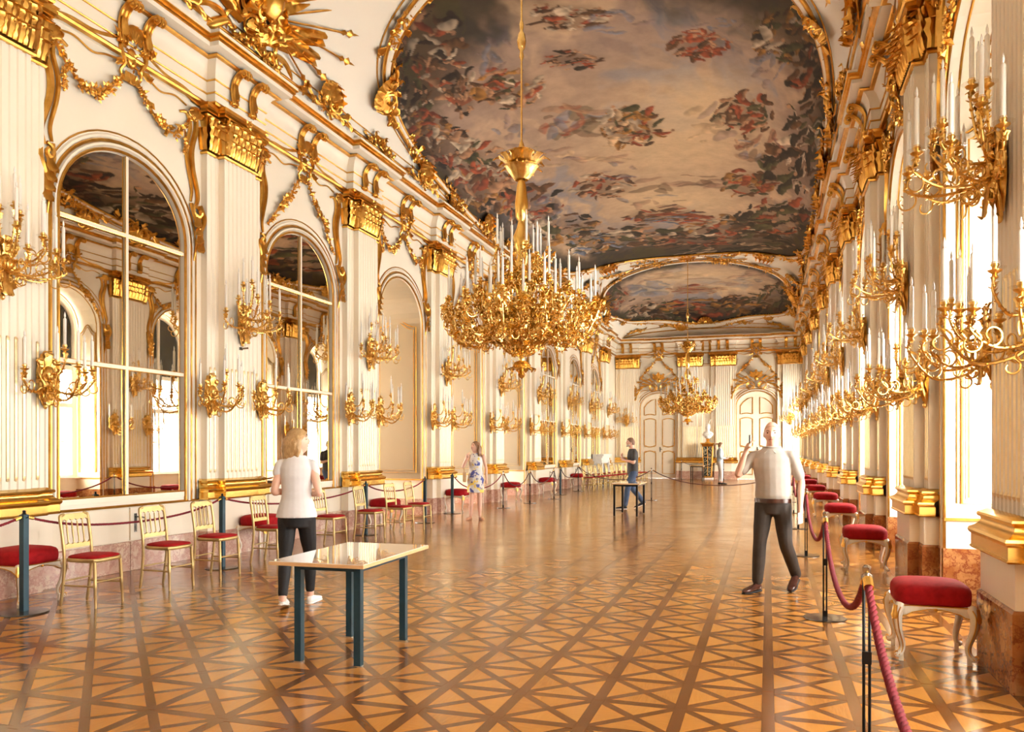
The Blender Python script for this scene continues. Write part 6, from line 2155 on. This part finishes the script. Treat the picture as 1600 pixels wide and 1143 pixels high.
torso(mb, [(V3((0, -.01, .58)), .185, .128), (V3((0, -.005, .72)), .185, .132), (V3((0, 0, .88)), .182, .132), (V3((0, 0, 1.02)), .15, .112), (V3((0, 0, 1.10)), .142, .108), (V3((0, 0, 1.24)), .155, .132), (V3((0, 0, 1.33)), .138, .115), (V3((0, 0, 1.40)), .098, .085), (V3((0, .0, 1.43)), .075, .07)])
fuse(mb, 'dress', 'floral_cotton', t, .009, 4)
shoe(t, 'shoe', 'nude_leather', (.09, .05), (.35, -1), .95, 'nude_leather', h=.05)
shoe(t, 'shoe', 'nude_leather', (-.11, .03), (-.3, -1), .95, 'nude_leather', h=.05)
face_parts(t, j['head'], j['yaw'], j['pitch'])
mb = MB(); hair_cap(mb, j['head'], j['yaw'], j['pitch'], 1.0, .016, -.08, .06)
locks(mb, j['head'], j['yaw'], j['pitch'], 1.0, [.1 + .2 * i for i in range(15)], .27, .026, 9, .008)
fuse(mb, 'hair', 'hair_brown', t, .008, 3)
t = thing('handbag', 'tan bag held at the hip of the woman in floral dress', 'bag', (-5.93, 15.80, 0), .30)
mb = MB()
mb.loft([[(x_ * f - .235, y_ * f - .05, z_) for x_, y_ in ((-.03, -.11), (.03, -.11), (.035, 0), (.03, .11), (-.03, .11), (-.035, 0))] for f, z_ in ((.9, .80), (1.05, .83), (1.0, .93), (.9, 1.0))])
mb.build('pouch', 'tan_leather', t)
mb = MB(); mb.tube(spline([(-.235, -.12, .99), (-.255, -.10, 1.08), (-.262, -.05, 1.12), (-.255, 0, 1.08), (-.235, .02, .99)], 5), .006, 6); mb.build('strap', 'tan_leather', t)

# ---- man in a dark shirt, in profile
t = person('man in dark grey T-shirt and jeans striding past behind the small table', (-3.22, 19.75, 0), -1.22, 1.03)
j = dict(sw=.20, hw=.165, pelvis=(0, 0, .93), chest=(0, .0, 1.26), neck=(0, -.015, 1.475), head=(0, -.055, 1.61), yaw=0, pitch=.12,
         hipl=(.085, 0, .89), kneel=(.09, -.14, .50), ankl=(.09, -.20, .09), hipr=(-.085, 0, .89), kneer=(-.09, .02, .50), ankr=(-.09, .30, .13),
         shl=(.185, 0, 1.37), ell=(.24, -.02, 1.13), wrl=(.09, -.24, 1.19), hdl=(-.6, -.4, .5), hnl=(-.4, .6, -.2),
         shr=(-.185, 0, 1.37), elr=(-.24, -.06, 1.14), wrr=(-.10, -.25, 1.26), hdr=(.45, -.1, .85), hnr=(.3, .8, -.1), curl=.8)
mb = MB(); base_body(mb, j, 1.05); fuse(mb, 'body', 'skin', t, .009, 3)
mb = MB()
torso(mb, [(V3((0, .0, .86)), .175, .135), (V3((0, .0, 1.0)), .168, .13), (V3((0, 0, 1.12)), .17, .125), (V3((0, 0, 1.28)), .19, .132), (V3((0, 0, 1.38)), .195, .118), (V3((0, -.005, 1.435)), .13, .09), (V3((0, -.01, 1.465)), .08, .075)])
for s in (-1, 1): limb(mb, [(s * .14, 0, 1.39), (s * .195, 0, 1.36), (s * .226, -.015, 1.21)], [.052, .058, .056])
fuse(mb, 'shirt', 'charcoal_cotton', t, .01, 4)
mb = MB(); legs_cloth(mb, j, .098, .072, .062, .92); fuse(mb, 'jeans', 'blue_denim', t, .01, 4)
shoe(t, 'sneaker', 'black_cotton', (.09, -.17), (0, -1), 1.05, 'white_leather')
shoe(t, 'sneaker', 'black_cotton', (-.09, .33), (0, -1), 1.05, 'white_leather', .35, .03)
face_parts(t, j['head'], 0, .12)
mb = MB(); hair_cap(mb, j['head'], 0, .12, 1.0, .008, -.05, .06); fuse(mb, 'hair', 'hair_short', t, .008, 2)
mb = MB()
for k in range(9):
    a = -PI / 2 + (k - 4) * .3
    mb.ball(V3(j['head']) + V3((.056 * math.cos(a), .080 * math.sin(a) - .005, -.085 + .006 * abs(k - 4))), .021, .021, .026, 8, 5)
fuse(mb, 'beard', 'hair_grey', t, .008, 3)

# ---- woman in a pale denim jacket
t = person('far woman in pale denim jacket and white trousers with brown ponytail, reading', (-1.95, 34.75, 0), 1.80, 1.06)
j = dict(sw=.175, hw=.16, pelvis=(0, 0, .90), chest=(0, 0, 1.22), neck=(0, -.005, 1.43), head=(0, -.03, 1.56), yaw=0, pitch=.25,
         hipl=(.08, 0, .86), kneel=(.085, -.03, .48), ankl=(.09, .02, .09), hipr=(-.08, 0, .86), kneer=(-.085, -.05, .48), ankr=(-.09, -.05, .09),
         shl=(.17, 0, 1.365), ell=(.21, .0, 1.09), wrl=(.10, -.22, 1.03), hdl=(-.3, -.9, 0), hnl=(0, 0, 1),
         shr=(-.17, 0, 1.365), elr=(-.21, .0, 1.09), wrr=(-.10, -.22, 1.03), hdr=(.3, -.9, 0), hnr=(0, 0, 1), curl=.7)
mb = MB(); base_body(mb, j); fuse(mb, 'body', 'skin', t, .010, 2)
mb = MB()
torso(mb, [(V3((0, .0, .92)), .165, .13), (V3((0, 0, 1.03)), .155, .125), (V3((0, 0, 1.22)), .178, .135), (V3((0, 0, 1.34)), .185, .118), (V3((0, 0, 1.40)), .13, .09), (V3((0, 0, 1.44)), .08, .075)])
for s in 'lr': limb(mb, [j['sh' + s], j['el' + s], V3(j['el' + s]) + (V3(j['wr' + s]) - V3(j['el' + s])) * .85], [.064, .052, .042])
fuse(mb, 'jacket', 'pale_denim', t, .011, 3)
mb = MB(); legs_cloth(mb, j, .092, .062, .048, .85); fuse(mb, 'trousers', 'white_cotton', t, .011, 3)
for heel in ((.09, .05), (-.09, -.02)): shoe(t, 'shoe', 'black_cotton', heel, (0, -1), .95)
face_parts(t, j['head'], 0, .25)
mb = MB(); hair_cap(mb, j['head'], 0, .25, 1.0, .012, -.05, .06)
limb(mb, [(0, .10, 1.62), (0, .17, 1.60), (0, .19, 1.50), (0, .175, 1.38)], [.03, .034, .034, .014])
fuse(mb, 'hair', 'hair_brown', t, .009, 3)
t = thing('leaflet', 'white leaflet in the hands of the far woman in denim jacket', 'leaflet', (-1.95, 34.75, 0), 1.80, None, 1.06)
mb = MB()
for s in (-1, 1):
    mb.add([(0, -.31, 1.06), (s * .11, -.30, 1.08), (s * .11, -.46, 1.16), (0, -.47, 1.14), (0, -.312, 1.058), (s * .11, -.302, 1.078), (s * .11, -.462, 1.158), (0, -.472, 1.138)], [(0, 1, 2, 3), (4, 7, 6, 5), (0, 4, 5, 1), (1, 5, 6, 2), (2, 6, 7, 3)])
mb.build('sheet', 'paper_white', t)

# ---- walking man in a polo shirt
PM = person('man in pale polo shirt and dark trousers striding forward, hand raised to his head', (.05, 8.72, 0), -.20, 1.03)
t = PM
j = dict(sw=.205, hw=.165, pelvis=(0, 0, .94), chest=(-.01, 0, 1.26), neck=(-.01, -.005, 1.475), head=(-.005, -.03, 1.61), yaw=.12, pitch=-.02,
         hipr=(-.085, 0, .90), kneer=(-.12, -.05, .50), ankr=(-.15, -.03, .09), hipl=(.085, 0, .90), kneel=(.12, .02, .50), ankl=(.17, .34, .13),
         shr=(-.185, 0, 1.375), elr=(-.33, -.10, 1.19), wrr=(-.235, -.16, 1.43), hdr=(.42, .1, .9), hnr=(.8, .2, -.2),
         shl=(.185, 0, 1.375), ell=(.265, .05, 1.13), wrl=(.275, -.06, .89), hdl=(.05, -.25, -1), hnl=(-1, 0, 0), curl=.8)
mb = MB(); base_body(mb, j, 1.06); fuse(mb, 'body', 'skin', t, .008, 3)
mb = MB()
torso(mb, [(V3((0, .0, .945)), .168, .128), (V3((0, .0, .985)), .180, .140), (V3((0, 0, 1.10)), .172, .132), (V3((-.01, 0, 1.27)), .190, .14), (V3((-.01, 0, 1.36)), .194, .125), (V3((-.01, 0, 1.42)), .150, .10), (V3((-.01, 0, 1.455)), .105, .085), (V3((-.01, -.002, 1.478)), .078, .072)])
limb(mb, [(.14, 0, 1.395), (.190, .005, 1.365), (.248, .03, 1.19)], [.050, .060, .056])
limb(mb, [(-.15, 0, 1.395), (-.20, -.01, 1.365), (-.29, -.07, 1.24)], [.050, .060, .056])
fuse(mb, 'polo_shirt', 'polo_cotton', t, .009, 4)
mb = MB()
for s in (-1, 1):
    mb.add([(-.01 + s * .006, -.078, 1.462), (-.01 + s * .085, -.02, 1.478), (-.01 + s * .095, -.04, 1.430), (-.01 + s * .055, -.105, 1.415), (-.01 + s * .006, -.070, 1.458), (-.01 + s * .08, -.012, 1.474), (-.01 + s * .09, -.032, 1.425), (-.01 + s * .05, -.095, 1.41)], [(0, 1, 2, 3), (4, 7, 6, 5), (0, 3, 7, 4), (3, 2, 6, 7), (2, 1, 5, 6), (1, 0, 4, 5)])
mb.tube([(-.01 + .085 * math.cos(a), .0 + .078 * math.sin(a), 1.472) for a in [i * 2 * PI / 16 for i in range(16)]], .012, 6, closed=True)
mb.build('collar', 'polo_cotton', t, 60)
mb = MB(); legs_cloth(mb, j, .100, .068, .057, .93, top=.03); fuse(mb, 'trousers', 'brown_cotton', t, .009, 4)
mb = MB(); torso(mb, [(V3((0, 0, .915)), .186, .142), (V3((0, 0, .955)), .184, .140)], 28); mb.box(-.03, .03, -.150, -.138, .915, .955); mb.build('belt', 'brown_leather', t, 40)
shoe(t, 'shoe', 'brown_leather', (-.14, .01), (-.35, -1), 1.1, 'black_cotton')
shoe(t, 'shoe', 'brown_leather', (.17, .36), (-.05, -1), 1.1, 'black_cotton', .32, .02)
face_parts(t, j['head'], .12, -.02, 1, 'hair_short')
mb = MB(); hair_cap(mb, j['head'], .12, -.02, 1.0, .004, -.03, .075); fuse(mb, 'cropped_hair', 'skin', t, .008, 2)
hp = Matrix.Rotation(-.20, 3, 'Z') @ (V3((-.195, -.145, 1.53)) * 1.03) + V3((.05, 8.72, 0))
t = thing('phone', 'dark phone in the raised hand of the striding man', 'phone', hp, -.2)
mb = MB(); mb.box(-.006, .006, -.036, .036, -.07, .07); mb.build('case', 'phone_black', t)
mb = MB(); mb.box(.006, .0075, -.033, .033, -.064, .064); mb.build('screen', 'gloss_sheet', t)
hp = Matrix.Rotation(-.20, 3, 'Z') @ (V3((.285, -.10, .77)) * 1.03) + V3((.05, 8.72, 0))
t = thing('leaflet', 'folded white leaflet hanging from the lowered hand of the striding man', 'leaflet', hp, -.3)
mb = MB(); mb.box(-.004, .004, -.10, .05, -.05, .06); mb.build('cover', 'paper_white', t)
mb = MB(); mb.box(.004, .007, -.098, .048, -.048, .058); mb.build('inner_fold', 'paper_white', t)
